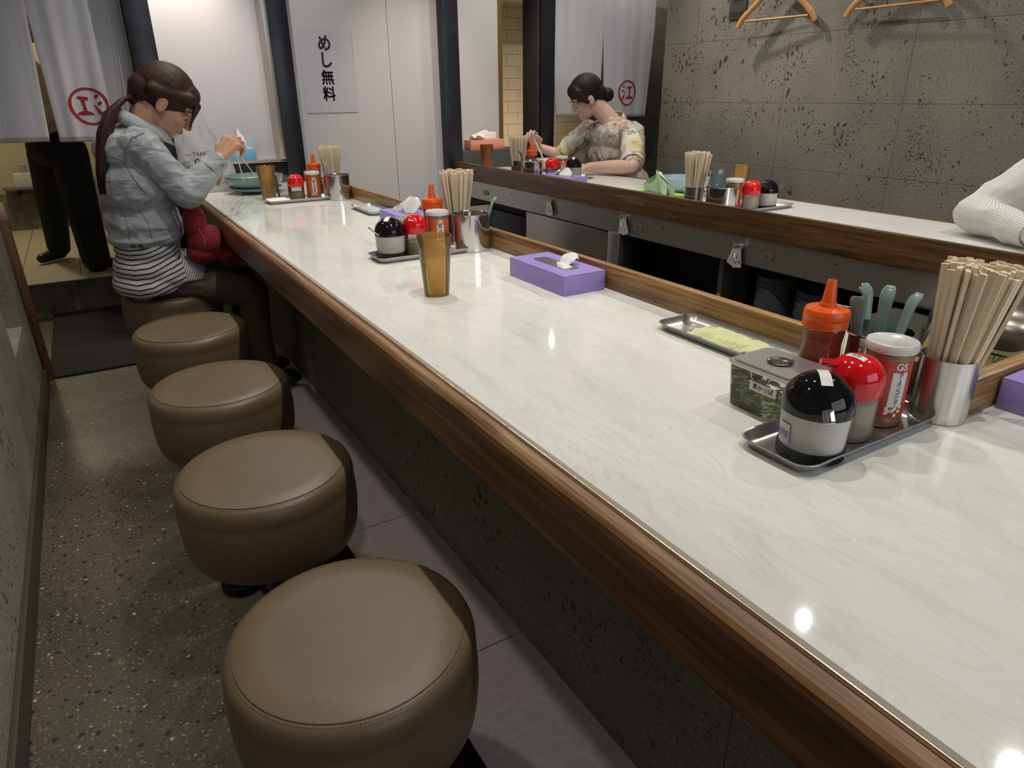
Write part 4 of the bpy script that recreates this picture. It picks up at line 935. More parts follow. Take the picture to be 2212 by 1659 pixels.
# tray with yellow wiping cloth
def cloth_on(x, y, L, W, mat, lab, rz, seed=3, bits=False, name='wiping_cloth'):
    random.seed(seed); g = G(); n, m = 40, 22; pts = []
    for i in range(n + 1):
        for j in range(m + 1):
            u, v = i / n, j / m; e = min(u, 1 - u, v, 1 - v)
            px = (u - 0.5) * L * (1 + 0.05 * math.sin(v * 9 + seed)); py = (v - 0.5) * W * (1 + 0.10 * math.sin(u * 8 + seed))
            hgt = 0.006 + 0.006 * noise.noise(V((u * 7, v * 3, seed))) + 0.003 * noise.noise(V((u * 20, v * 8, seed))) + 0.008 * min(1, e * 5)
            pts.append((px, py, max(0.0022, hgt)))
    fc = [(i * (m + 1) + j, i * (m + 1) + j + 1, (i + 1) * (m + 1) + j + 1, (i + 1) * (m + 1) + j) for i in range(n) for j in range(m)]
    g.poly(pts, fc); o = g.obj(name, mat, None, 80, (x, y, HC)); o.rotation_euler = (0, 0, rz)
    md = o.modifiers.new('t', 'SOLIDIFY'); md.thickness = 0.0012; md.offset = 1
    return tag(o, lab, 'cloth')
tray(0.905, 0.775, 0.265, 0.098, 'stainless steel tray with a yellow cloth beside the oak upstand', PI / 2)
cloth_on(0.906, 0.755, 0.185, 0.066, M['towel_y'], 'crumpled pale yellow wiping cloth on the small tray', PI / 2)
# purple boxes
tissue_box(1.132, 0.335, HC, 0, M['purple'], 'at the right edge, behind the nearest chopsticks')
tissue_box(0.891, 1.288, HC, PI / 2, M['purple'], 'beside the upstand in front of the large steel cup',
           tissue=[dict(spine=[(0.0, 0.0, 0.6), (0.014, 0.016, 1.0), (0.028, 0.026, 1.15), (0.040, 0.022, 1.0)], w=0.020, rot=-1.25, at=(-0.030, 0.0), amp=0.0035, seed=4),
                   dict(spine=[(0.0, 0.0, 0.8), (0.010, 0.006, 1.0), (0.035, 0.008, 0.7)], w=0.016, rot=0.2, at=(-0.055, 0.0), amp=0.003, seed=6)])
# ---- set B, middle
tray(0.745, 1.735, 0.272, 0.104, 'stainless steel tray behind the half full tumbler')
powder_jar(0.672, 1.762, TZ, 'on the tray behind the half full tumbler', 0.0, spoon_dir=(-2.75, 0.012), lbl=False)
sauce_bottle(0.742, 1.752, TZ, 'on the tray behind the half full tumbler', 0.0, 'oil_y')
pepper_can(0.808, 1.748, TZ, 'on the tray behind the half full tumbler', face=-1.75, small=True)
chili_bottle(0.832, 1.83, 'behind the half full tumbler')
chop_can(0.912, 1.826, 60, 'behind the one-spoon cup, middle of the near counter', R=0.050, grp='in the middle can', brushed=False)
steel_cup(0.903, 1.725, 'with one spoon beside the middle tray', r=0.0515, h=0.102)
spoon(0.915, 1.712, HC + 0.005, -0.5, 0.30, 1.9, 'pale green soup spoon alone in the middle steel cup')
tumbler(0.612, 1.345, 'half full of water at the middle of the near counter')
pk = thing('pickle_container', 'square steel-lidded container behind the middle red-capped bottle', 'food container', (0.80, 1.93, HC), 0)
boxy(0.088, 0.104, 0.010, 0.001, 0.064, 0.008).obj('container_wall', M['glass_f'], pk)
g = G(); g.prism(rrect(0.094, 0.110, 0.014, 6), 0.062, 0.066, bev=0.001); g.prism(rrect(0.080, 0.096, 0.010, 6), 0.066, 0.0685, bev=0.001); g.obj('steel_lid', M['steel_t'], pk, 30)
tissue_box(0.897, 2.176, HC, PI / 2, M['purple'], 'farther up the near counter, behind the middle jars',
           tissue=[dict(spine=[(0.0, 0.0, 0.7), (0.010, 0.020, 1.2), (0.020, 0.040, 1.4), (0.028, 0.052, 0.9)], w=0.026, rot=-0.9, at=(-0.02, 0.0), amp=0.005, seed=9),
                   dict(spine=[(0.0, 0.0, 0.8), (0.004, 0.018, 1.1), (0.006, 0.026, 0.8)], w=0.036, rot=0.15, at=(0.035, 0.0), amp=0.004, seed=2)])
tray(0.904, 2.548, 0.225, 0.092, 'stainless steel tray with a blue striped towel against the upstand', PI / 2)
cloth_on(0.906, 2.535, 0.165, 0.060, M['towel_b'], 'crumpled blue and white striped towel on a small tray', PI / 2, seed=8, name='hand_towel')
# ---- set A, far end of the near counter
tray(0.748, 2.985, 0.272, 0.104, 'stainless steel tray beside the amber tumbler near the denim-jacket diner')
sauce_bottle(0.742, 2.985, TZ, 'on the tray near the denim-jacket diner', 0.0, 'oil_y')
pepper_can(0.815, 2.99, TZ, 'on the tray near the denim-jacket diner', face=-1.7, small=True)
chili_bottle(0.862, 3.118, 'beside the far chopsticks of the near counter')
chop_can(0.916, 3.045, 50, 'at the far end of the near counter', R=0.049, grp='in the can at the far end', brushed=False)
steel_cup(0.905, 2.935, 'with two spoons at the far end of the near counter', r=0.050, h=0.102)
spoon(0.888, 2.948, HC + 0.005, 2.6, 0.14, 1.3, 'pale green soup spoon in the far cup, the taller one')
spoon(0.898, 2.950, HC + 0.005, 2.4, 0.22, 1.9, 'pale green soup spoon in the far cup, the lower one')
tumbler(0.652, 3.10, 'beside the blue-green noodle bowl', 'amber', 0.09, 0.137)
gl = thing('drinking_glass', 'small clear glass behind the red-capped bottle near the noodle bowl', 'glass', (0.722, 3.13, HC), 0)
G().lathe([(0, 0.004), (0.024, 0.003), (0.026, 0), (0.033, 0.088), (0.034, 0.092), (0.0325, 0.092), (0.025, 0.008), (0, 0.008)], n=40).obj('glass_wall', M['glass'], gl)
def bowl(x, y, z, R, h, rf, mat, lab, name='bowl', cat='bowl', grp=None, fill=None, thick=0.004):
    t = thing(name, lab, cat, (x, y, z), 0, grp)
    pf = [(0, 0.0), (rf, 0.0), (rf + 0.001, 0.006)]
    for k in range(1, 9):
        a = k / 8; pf.append((rf + (R - rf) * math.sin(a * PI / 2) ** 0.9, 0.006 + (h - 0.006) * (1 - math.cos(a * PI / 2)) ** 0.9))
    inner = [(r - thick, zz) for r, zz in pf[:2:-1]]
    pf += inner + [(0, 0.010)]
    G().lathe(pf, n=56).obj('bowl_wall', mat, t, 40)
    if fill:
        G().lathe([(0, fill[0] + 0.004), (R * 0.4, fill[0] + 0.006), (R * fill[1], fill[0])], n=40).obj('noodles', fill[2], t)
    return t
pl = thing('saucer', 'pale green saucer under the noodle bowl', 'plate', (0.655, 3.38, HC), 0)
G().lathe([(0, 0.0), (0.06, 0.0), (0.062, 0.004), (0.10, 0.014), (0.118, 0.024), (0.119, 0.026), (0.116, 0.026), (0.098, 0.018), (0.06, 0.008), (0, 0.008)], n=64).obj('saucer_dish', M['celadon'], pl, 60)
bowl(0.655, 3.38, HC + 0.0085, 0.128, 0.068, 0.048, M['celadon'], 'wide blue-green noodle bowl on a saucer before the denim-jacket diner', 'noodle_bowl', 'bowl', fill=(0.048, 0.84, M['soup']))
tissue_box(0.63, 3.745, 0.8452, 0, M['blue_c'], 'on the window sill behind the noodle bowl', H=0.055, kind='light blue',
           tissue=[dict(spine=[(0.0, 0.0, 1.0), (-0.004, 0.030, 0.85), (-0.002, 0.060, 0.60), (0.004, 0.090, 0.12)], w=0.036, rot=1.57, at=(0.055, 0.0), amp=0.005, seed=5)])
# plastic take-away bag with print
bg = thing('plastic_bag', 'white translucent carrier bag with black print behind the noodle bowl', 'bag', (0.50, 3.52, HC), 0)
g = G(); n, m = 26, 34; pts = []
for i in range(n + 1):
    u = i / n; hw = 0.125 * (1 - 0.62 * u ** 1.2); hd = 0.035 * (1 - 0.7 * u) + 0.004; zz = 0.37 * u
    for k in range(m):
        a = 2 * PI * k / m; cr = 1 + 0.09 * math.sin(a * 5 + u * 6) + 0.05 * math.sin(a * 11 - u * 9)
        pts.append((hw * math.copysign(abs(math.cos(a)) ** 0.6, math.cos(a)) * cr - 0.055 * u - 0.005, hd * math.copysign(abs(math.sin(a)) ** 0.6, math.sin(a)) * cr, zz))
fc = [(i * m + k, i * m + (k + 1) % m, (i + 1) * m + (k + 1) % m, (i + 1) * m + k) for i in range(n) for k in range(m)] + [tuple(range(m))]
g.poly(pts, fc); g.obj('bag_body', M['bag'], bg, 80)
text_g('— TAKE了', 0.024, lambda x, y, z: (-0.048 + x, -0.044, 0.170 + y), 0.0004).obj('lettering', M['ink'], bg)
text_g('O N', 0.034, lambda x, y, z: (-0.040 + x, -0.046, 0.138 + y), 0.001).obj('lettering', M['ink'], bg)
text_g('を食べる', 0.026, lambda x, y, z: (0.03 + x, -0.050, 0.040 + y), 0.0008).obj('lettering', M['ink'], bg)
# ---- far counter, left group
tissue_box(2.072, 3.775, 0.8325, 0, M['orange_c'], 'on the black ledge behind the far counter', 'tissue_p', H=0.055, kind='salmon orange',
           tissue=[dict(spine=[(0.0, 0.0, 1.0), (-0.015, 0.020, 1.0), (-0.03, 0.035, 0.9), (-0.045, 0.022, 0.6)], w=0.048, rot=1.5, at=(-0.045, 0.0), amp=0.006, seed=12),
                   dict(spine=[(0.0, 0.0, 1.0), (0.004, 0.038, 1.1), (0.010, 0.046, 0.8), (0.014, 0.056, 0.3)], w=0.070, rot=1.65, at=(0.020, -0.01), amp=0.005, seed=13)])
tumbler(1.998, 3.60, 'in front of the salmon tissue box', 'amber_d', 0.08, 0.140)
chop_can(1.935, 3.155, 40, 'at the left end of the far counter', R=0.048, grp='in the far counter left can', brushed=False)
steel_cup(1.945, 3.03, 'with two spoons at the left end of the far counter', r=0.053, h=0.095)
spoon(1.918, 3.05, HC + 0.005, 2.6, 0.20, 1.5, 'grey-green spoon leaning in the far counter cup, upper one', 'spoon_g')
spoon(1.925, 3.035, HC + 0.005, 2.9, 0.30, 1.9, 'grey-green spoon leaning in the far counter cup, lower one', 'spoon_g')
tray(2.115, 2.955, 0.272, 0.104, 'stainless steel tray in front of the patterned-shirt diner')
chili_bottle(2.02, 3.16, 'in front of the patterned-shirt diner')
sauce_bottle(2.015, 2.96, TZ, 'on the tray before the patterned-shirt diner', 0.0, 'oil_y')
pepper_can(2.078, 2.965, TZ, 'on the tray before the patterned-shirt diner', face=-1.9, small=True)
powder_jar(2.140, 2.945, TZ, 'on the tray before the patterned-shirt diner', 0.0, spoon_dir=(0.35, 0.020), cont='garlic', lbl=False)
bowl(2.27, 3.38, HC, 0.10, 0.062, 0.04, M['celadon_l'], 'pale bowl of noodles before the patterned-shirt diner', 'noodle_bowl', 'bowl', fill=(0.054, 0.85, M['soup']))
tissue_box(1.958, 2.775, HC, PI / 2, M['purple'], 'on the far counter before the patterned-shirt diner',
           tissue=[dict(spine=[(0.0, 0.0, 1.0), (0.010, 0.018, 1.1), (0.020, 0.034, 0.7)], w=0.034, rot=-1.2, at=(-0.01, 0), amp=0.004, seed=21),
                   dict(spine=[(0.0, 0.0, 1.0), (-0.006, 0.022, 1.0), (-0.016, 0.026, 0.5)], w=0.034, rot=0.3, at=(0.045, 0), amp=0.004, seed=22)])
# ---- far counter, middle group
tissue_box(1.905, 2.060, HC, PI / 2, M['green_c'], 'on the far counter beside the chopsticks', 'tissue_g', kind='bright green',
           tissue=[dict(spine=[(0.0, 0.0, 1.0), (0.006, 0.030, 1.0), (0.010, 0.060, 0.55), (0.012, 0.085, 0.10)], w=0.098, rot=1.45, at=(-0.01, 0), amp=0.010, seed=31),
                   dict(spine=[(0.0, 0.0, 1.0), (-0.004, 0.030, 1.0), (-0.010, 0.050, 0.6)], w=0.050, rot=1.2, at=(-0.03, 0.01), amp=0.010, seed=32)])
chop_can(1.900, 1.862, 46, 'at the middle of the far counter', R=0.047, lean=(0.004, -0.004), grp='in the far counter middle can')
steel_cup(1.932, 1.758, 'with four spoons at the middle of the far counter', r=0.054, h=0.098)
for k, (dx, dy, az, ln, rt) in enumerate(((-0.020, 0.018, 2.4, 0.10, 1.2), (-0.010, 0.02, 2.0, 0.16, 1.9), (-0.016, 0.0, 3.0, 0.22, 2.4), (0.0, 0.012, 1.0, 0.12, 1.0))):
    spoon(1.932 + dx, 1.758 + dy, HC + 0.005 - 0.0005 * k, az, ln, rt, 'grey-green spoon bunched in the far counter middle cup', 'spoon_g')
tray(2.142, 1.755, 0.272, 0.104, 'stainless steel tray at the middle of the far counter')
pepper_can(2.030, 1.790, TZ, 'on the far counter middle tray', face=-2.2)
sauce_bottle(2.080, 1.752, TZ, 'on the far counter middle tray', 0.0, 'oil', sticker=False)
powder_jar(2.165, 1.752, TZ, 'on the far counter middle tray', 0.0, spoon_dir=(-0.35, 0.018), sticker=False, lbl=False)
tumbler(2.297, 2.0, 'behind the red-capped bottle on the far counter', 'amber', 0.0)
pl = thing('saucer', 'pale saucer under the bowl beside the green tissue box', 'plate', (2.17, 2.20, HC), 0)
G().lathe([(0, 0.0), (0.06, 0.0), (0.062, 0.004), (0.10, 0.012), (0.105, 0.018), (0.102, 0.018), (0.06, 0.008), (0, 0.008)], n=56).obj('saucer_dish', M['celadon'], pl, 60)
bowl(2.17, 2.20, HC + 0.0085, 0.115, 0.066, 0.045, M['celadon_l'], 'pale blue bowl behind the green tissue box', 'noodle_bowl', 'bowl')
# ---- kitchen: black bowls and rice cooker
for sx, sy, n_, lab in ((1.95, 1.475, 6, 'taller stack of charcoal bowls on the shelf under the far counter'), (1.95, 1.315, 5, 'lower stack of charcoal bowls on the shelf under the far counter')):
    for k in range(n_):
        o = bowl(sx + random.uniform(-.002, .002), sy, 0.4005 + 0.0185 * k, 0.074, 0.070, 0.034, M['bowl_k'], '%s, %s' % (lab.replace('stack of charcoal bowls on the shelf', 'stack: charcoal bowl'), ('bottom one', 'second from the bottom', 'third from the bottom', 'fourth from the bottom', 'fifth from the bottom' if n_ == 6 else 'topmost', 'topmost')[k]) if True else '', 'rice_bowl', 'bowl', 'charcoal rice bowls under the far counter', thick=0.003)
kt = thing('kitchen_table', 'dark steel kitchen table under the rice cooker', 'table', (1.46, 0.74, 0))
G().box((-0.36, -0.32, 0.57), (0.33, 0.24, 0.60), 0.002).obj('table_top', M['steel_d'], kt)
for a in (-0.33, 0.30):
    for b in (-0.26, 0.21): G().box((a - 0.015, b - 0.015, 0), (a + 0.015, b + 0.015, 0.57)).obj('leg', M['steel_d'], kt)
rc = thing('rice_cooker', 'bronze and steel rice cooker with a yellow control panel behind the counter corner', 'rice cooker', (1.447, 0.557, 0.60), 0)
g = G(); g.prism(rrect(0.30, 0.26, 0.09, 10), 0.0, 0.12, bev=0.008); g.obj('cooker_body', M['cook_b'], rc)
g = G(); ol = rrect(0.29, 0.25, 0.09, 10); n = len(ol); pts = []
for sc, z in ((1.0, 0.12), (1.0, 0.135), (0.97, 0.155), (0.88, 0.172), (0.70, 0.182), (0.4, 0.187)): pts += [(x * sc + 0.02 * (1 - sc), y * sc, z) for x, y in ol]
fc = [(a * n + i, a * n + (i + 1) % n, (a + 1) * n + (i + 1) % n, (a + 1) * n + i) for a in range(5) for i in range(n)] + [tuple(range(5 * n, 6 * n))]
g.poly(pts, fc); ld = g.obj('cooker_lid', M['cook_s'], rc, 50)
G().lathe([(0, 0.003), (0.010, 0.003), (0.014, 0.0)], (-0.02, -0.02, 0.185), 24).obj('steam_vent', M['steel'], ld)
tilt = Matrix.Translation((-0.146, 0.0, 0.104)) @ Matrix.Rotation(0.62, 4, 'Y')
pn = G().box((-0.003, -0.085, -0.032), (0.003, 0.085, 0.036), 0.002, mat=tilt).obj('control_panel', M['cook_y'], rc)
G().box((-0.005, -0.092, -0.040), (0.0005, 0.092, 0.042), 0.003, mat=tilt).obj('panel_bezel', M['cook_b'], rc)
pf_ = lambda cx, cy: (lambda x, y, z: tilt @ V((-0.0062, -(x + cx), y + cy)))
G().box((-0.0058, -0.078, -0.018), (-0.0046, -0.014, 0.024), mat=tilt).obj('panel_display', M['lcd'], pn)
G().box((-0.0052, -0.082, -0.030), (-0.0046, 0.082, 0.034), mat=tilt).obj('panel_face', M['cook_y'], pn)
text_g('10:4', 0.024, pf_(0.044, -0.003), 0.0004).obj('lettering', M['ink'], pn)
text_g('ふつう\n白米急速\n冷凍ごはん\nおこわ', 0.0085, pf_(-0.008, 0.010), 0.0001).obj('lettering', M['ink'], pn)
for cx, cy, s_ in ((-0.024, -0.020, '保温'), (0.016, -0.027, '無洗米')):
    G().lathe([(0, 0), (0.016, 0), (0.015, 0.002), (0, 0.0024)], (0, 0, 0), 24, tilt @ Matrix.Translation((-0.0055, -cx, cy)) @ Matrix.Rotation(-PI / 2, 4, 'Y') @ Matrix.Diagonal((0.6, 1, 1, 1))).obj('panel_button', M['cook_b'], pn)
    text_g(s_, 0.010, lambda x, y, z, cx=cx, cy=cy: tilt @ V((-0.0086, -(x + cx), y + cy)), 0.0002).obj('lettering', M['white_ink'], pn)
text_g('ZO', 0.012, lambda x, y, z: tilt @ V((-0.0058, -(x + 0.05), y + 0.0375)), 0.0003).obj('lettering', M['white_ink'], pn)

# ------------------------------------------------------------------ signs, curtains, hangers
sg = thing('paper_sign', 'vertical paper sign with four black characters on the white partition', 'sign', (1.166, YP - 0.003, 1.247))
G().box((-0.136, 0.0, -0.192), (0.136, 0.0012, 0.190)).obj('sheet', M['paper_film'], sg)
for k, ch in enumerate('めし無料'):
    z = (1.373, 1.297, 1.216, 1.139)[k] - 1.247
    g = text_g(ch, 0.074 if k > 1 else 0.078, lambda x, y, zz: (-0.008 + x * 0.92, -0.0008, z + y), 0.0024)
    if k > 1:
        for dx, dz in ((-0.0009, 0.0), (0.0009, 0.0), (0.0, 0.0007)):
            t2 = text_g(ch, 0.074, lambda x, y, zz: (-0.008 + x * 0.92 + dx, -0.0008, z + y + dz), 0.0024); me_ = bpy.data.meshes.new('q'); t2.b.to_mesh(me_); t2.b.free(); g.b.from_mesh(me_); bpy.data.meshes.remove(me_)
    g.obj('lettering', M['ink'], sg)
def noren(label, panels, y, ztop, v0, emblem, mirror):
    t = thing('door_curtain', label, 'curtain', (0, y, 0))
    for k, (xa, xb, xa2, xb2, zb, ph) in enumerate(panels):
        g = G(); n, m = 60, 40; pts = []
        for i in range(n + 1):
            for j in range(m + 1):
                u, v = i / n, j / m; vs = max(0.0, (v - v0) / (1 - v0)); x = (xa + (xb - xa) * u) * (1 - vs) + (xa2 + (xb2 - xa2) * u) * vs
                wv = 0.006 * math.sin(u * 11 + ph) * (0.3 + 0.7 * v) + 0.002 * math.sin(u * 27 + ph * 2)
                pts.append((x, wv, ztop + (zb - ztop) * v))
        fc = [(i * (m + 1) + j, i * (m + 1) + j + 1, (i + 1) * (m + 1) + j + 1, (i + 1) * (m + 1) + j) for i in range(n) for j in range(m)]
        g.poly(pts, fc); p = g.obj('cloth_panel', M['noren'], t, 80); md = p.modifiers.new('t', 'SOLIDIFY'); md.thickness = 0.001
        g = G(); pts = []
        for i in range(n + 1):
            u = i / n
            for zz in (0.004, 0.016):
                x = xa2 + (xb2 - xa2) * u; pts.append((x, 0.006 * math.sin(u * 11 + ph) + 0.002 * math.sin(u * 27 + ph * 2) - 0.0012, zb + zz))
        g.poly(pts, [(2 * i, 2 * i + 1, 2 * i + 3, 2 * i + 2) for i in range(n)]); g.obj('hem', plain('hem', (0.40, 0.385, 0.39), 0.9), p)
        if k == emblem[0]:
            cx, cz, R, sq = emblem[1:]
            def onc(x, z):
                v = (ztop - z) / (ztop - zb); vs = max(0.0, (v - v0) / (1 - v0)); xl = xa * (1 - vs) + xa2 * vs; xr = xb * (1 - vs) + xb2 * vs; u = (x - xl) / (xr - xl)
                return V((x, 0.006 * math.sin(u * 11 + ph) * (0.3 + 0.7 * v) + 0.002 * math.sin(u * 27 + ph * 2) - 0.0016, z))
            g = G(); pts = []; n2 = 64
            for i in range(n2):
                a = 2 * PI * i / n2; w1 = R * (1 + 0.02 * math.sin(3 * a)); w0 = w1 - R * (0.14 + 0.02 * math.sin(2 * a + 1))
                for rr in (w0, w1): pts.append(onc(cx + rr * sq * math.cos(a), cz + rr * math.sin(a)))
            g.poly(pts, [(2 * i, 2 * i + 1, (2 * i + 3) % (2 * n2), (2 * i + 2) % (2 * n2)) for i in range(n2)]); g.obj('emblem_ring', M['red_ink'], p)
            sgn = -1 if mirror else 1
            strokes = [[(-0.02, 0.40, 0.07), (0.20, 0.40, 0.10), (0.52, 0.47, 0.06)], [(0.27, 0.40, 0.09), (0.25, 0.0, 0.075), (0.22, -0.36, 0.09)],
                       [(-0.16, -0.44, 0.04), (0.05, -0.37, 0.09), (0.40, -0.36, 0.10), (0.66, -0.42, 0.05)],
                       [(-0.56, 0.58, 0.03), (-0.44, 0.50, 0.10), (-0.36, 0.42, 0.03)], [(-0.66, 0.22, 0.03), (-0.54, 0.14, 0.10), (-0.44, 0.08, 0.03)],
                       [(-0.62, -0.58, 0.03), (-0.50, -0.38, 0.10), (-0.38, -0.16, 0.06), (-0.24, 0.10, 0.02)]]
            g = G()
            for st in strokes:
                pts = []; m_ = 5
                for a_, b_ in zip(st, st[1:]):
                    for q in range(m_ + (b_ is st[-1])):
                        w_ = q / m_; x_, y_, r_ = [a_[e] * (1 - w_) + b_[e] * w_ for e in range(3)]
                        dx_, dy_ = b_[0] - a_[0], b_[1] - a_[1]; L_ = math.hypot(dx_, dy_)
                        for sg_ in (-1, 1): pts.append(onc(cx + sgn * (x_ - dy_ / L_ * r_ * sg_) * R * sq, cz + (y_ + dx_ / L_ * r_ * sg_) * R))
                g.poly(pts, [(2 * q, 2 * q + 1, 2 * q + 3, 2 * q + 2) for q in range(len(pts) // 2 - 1)])
            g.obj('emblem_character', M['red_ink'], p)
    G().tube([(panels[0][0] - 0.05, 0.0, ztop), (panels[-1][1] + 0.05, 0.0, ztop)], 0.012, 12).obj('curtain_rod', M['wood_x'], t)
noren('white split curtain with a mirrored red round emblem over the left doorway', [(-0.75, -0.07, -0.75, -0.105, 0.962, 0.4), (-0.07, 0.225, -0.068, 0.185, 0.957, 2.0), (0.222, 0.281, 0.190, 0.281, 0.95, 1.1)], 3.78, 2.0, 0.5, (1, 0.077, 1.104, 0.078, 1.0), True)
noren('white split curtain with a red round emblem behind the patterned-shirt diner', [(2.575, 2.955, 2.612, 2.945, 1.0, 1.3), (2.955, 3.375, 2.985, 3.335, 0.985, 0.2)], 3.79, 1.75, 0.3, (1, 3.172, 1.133, 0.078, 1.0), False)
def hanger(y0, y1, z, lab, spin, hook_y):
    cy = (y0 + y1) / 2; half = (y1 - y0) / 2
    t = thing('coat_hanger', lab, 'coat hanger', (3.045, cy, z), spin, 'wooden coat hangers on the stone wall')
    g = G(); pts = [];
    for s in range(-10, 11):
        u = s / 10; pts.append((0, u * half, 0.0 + 0.16 * (1 - abs(u) ** 1.25) - 0.015 * (abs(u) > 0.95)))
    g.tube(pts, [0.010 + 0.006 * (1 - abs(s / 10)) + (0.003 if abs(s) > 7 else 0) for s in range(-10, 11)], 12, flat=(0.65, 1.15)); g.obj('shoulder_bow', M['hanger'], t)
    G().tube([(0.0, -half * 0.80, 0.010), (0.0, half * 0.82, 0.010)], 0.0055, 12).obj('trouser_bar', M['hanger'], t)
    g = G()
    for s in (-1, 1): g.tube([(0, s * half * 0.79, 0.008), (0, s * half * 0.79, 0.055)], 0.0012, 6)
    g.obj('bar_wires', M['wire'], t)
    G().tube([(0, 0, 0.165), (0, 0, 0.215), (0, 0.018, 0.24), (0, 0.0, 0.262), (0.0, -0.018, 0.245)], 0.0022, 8).obj('hook', M['wire'], t)
    G().lathe([(0, 0), (0.011, 0), (0.011, 0.006), (0.004, 0.008), (0.004, 0.06), (0, 0.06)], (0, 0, 0), 20, Matrix.Translation((0.055, 0, 0.262)) @ Matrix.Rotation(-PI / 2, 4, 'Y')).obj('wall_peg', M['steel'], t)
hanger(2.335, 2.765, 1.452, 'wooden coat hanger beside the toilet sign on the stone wall', 0.10, 2.55)
hanger(1.71, 2.17, 1.452, 'wooden coat hanger farther right on the stone wall', -0.03, 1.95)
ts = thing('toilet_sign', 'small grey plate with an arrow and the word toilet', 'sign', (XW - 0.003, 2.845, 1.56))
G().box((-0.004, -0.06, -0.075), (0.0, 0.055, 0.085), 0.001).obj('plate', M['sign_m'], ts)
text_g('TOILET', 0.030, lambda x, y, z: (-0.0046, -x, y - 0.055), 0.0004).obj('lettering', M['ink'], ts)
G().poly([(-0.0046, 0.030, 0.010), (-0.0046, 0.008, 0.026), (-0.0046, 0.008, 0.020), (-0.0046, 0.020, 0.0125), (-0.0046, -0.035, 0.0125), (-0.0046, -0.035, 0.0075), (-0.0046, 0.020, 0.0075), (-0.0046, 0.008, 0.0), (-0.0046, 0.008, -0.006)], [tuple(range(9))]).obj('arrow', M['ink'], ts)
# wall shelf with box beyond the left doorway
sh = thing('wall_shelf', 'small metal shelf on the cream wall beyond the left curtain', 'shelf', (-0.42, 6.55, 0.50))
G().box((-0.14, -0.06, 0), (0.20, 0.10, 0.015), 0.002).obj('shelf_board', M['steel_d'], sh)
G().box((-0.06, 0.0, -0.05), (-0.04, 0.10, 0.0)).obj('bracket', M['black_m'], sh)
bx = thing('dispenser_box', 'white box on the small shelf beyond the left curtain', 'box', (-0.40, 6.55, 0.515))
G().box((-0.075, -0.05, 0), (0.075, 0.05, 0.10), 0.004).obj('box_body', M['dispenser'], bx)
G().lathe([(0, 0), (0.02, 0), (0.022, 0.06), (0.0, 0.07)], (0.0, 0, 0.10), 20).obj('pump_top', M['grey_cl'], bx)

# ------------------------------------------------------------------ people
def frame(f, upish=(0, 0, 1)):
    f = V(f).normalized(); s = V(upish).cross(f).normalized(); u = f.cross(s).normalized()   # forward, to the person's left, up
    return f, s, u
def head_prims(g, c, f, s, u, k=1.0):
    P = lambda a, b, d: V(c) + (f * a + s * b + u * d) * k
    rot = Matrix((f, s, u)).transposed()
    E_ = lambda a, b, d, r: ell(g, P(a, b, d), [x * k for x in r], rot)
    E_(-0.012, 0, 0.028, (0.092, 0.074, 0.086)); E_(0.028, 0, -0.030, (0.058, 0.060, 0.078)); E_(0.052, 0, -0.088, (0.024, 0.027, 0.020))
    E_(0.020, 0.030, -0.070, (0.045, 0.022, 0.026)); E_(0.020, -0.030, -0.070, (0.045, 0.022, 0.026))
    E_(0.068, 0, 0.020, (0.020, 0.050, 0.014)); E_(0.060, 0.034, -0.030, (0.022, 0.022, 0.020)); E_(0.060, -0.034, -0.030, (0.022, 0.022, 0.020))
    cap(g, P(0.080, 0, 0.006), 0.009 * k, P(0.100, 0, -0.032), 0.0125 * k); E_(0.094, 0.010, -0.036, (0.010, 0.009, 0.008)); E_(0.094, -0.010, -0.036, (0.010, 0.009, 0.008))
    E_(0.078, 0, -0.060, (0.012, 0.024, 0.012))
    for q in (-1, 1):
        E_(-0.006, 0.074 * q, -0.012, (0.018, 0.009, 0.030)); E_(-0.002, 0.078 * q, -0.030, (0.010, 0.007, 0.011))
    return P, rot
def face_parts(body, c, f, s, u, hairm, k=1.0, down=True):
    P = lambda a, b, d: V(c) + (f * a + s * b + u * d) * k
    rot = Matrix((f, s, u)).transposed()
    for q in (-1, 1):
        g = G(); ell(g, P(0.0700, 0.030 * q, -0.009), (0.0105 * k, 0.0115 * k, 0.0070 * k), rot); e = g.obj('eye', M['eye_w'], body, 180)
        g = G(); ell(g, P(0.0785, 0.0305 * q, -0.0115 if down else -0.009), (0.0035 * k, 0.0055 * k, 0.0050 * k), rot); g.obj('iris', M['hair_k'], e, 180)
        g = G(); ell(g, P(0.0735, 0.0305 * q, -0.0035), (0.0118 * k, 0.0145 * k, 0.0078 * k), rot); g.obj('eyelid', body.data.materials[0], body, 180)
        g = G(); g.tube([P(0.084, 0.015 * q, 0.016), P(0.084, 0.031 * q, 0.021), P(0.072, 0.047 * q, 0.016)], [0.0025, 0.003, 0.0018], 8); g.obj('eyebrow', hairm, body, 180)
    g = G(); ell(g, P(0.0865, 0, -0.0575), (0.006 * k, 0.020 * k, 0.0042 * k), rot); ell(g, P(0.0855, 0, -0.0655), (0.006 * k, 0.017 * k, 0.0048 * k), rot); g.obj('lips', M['lip'], body, 180)
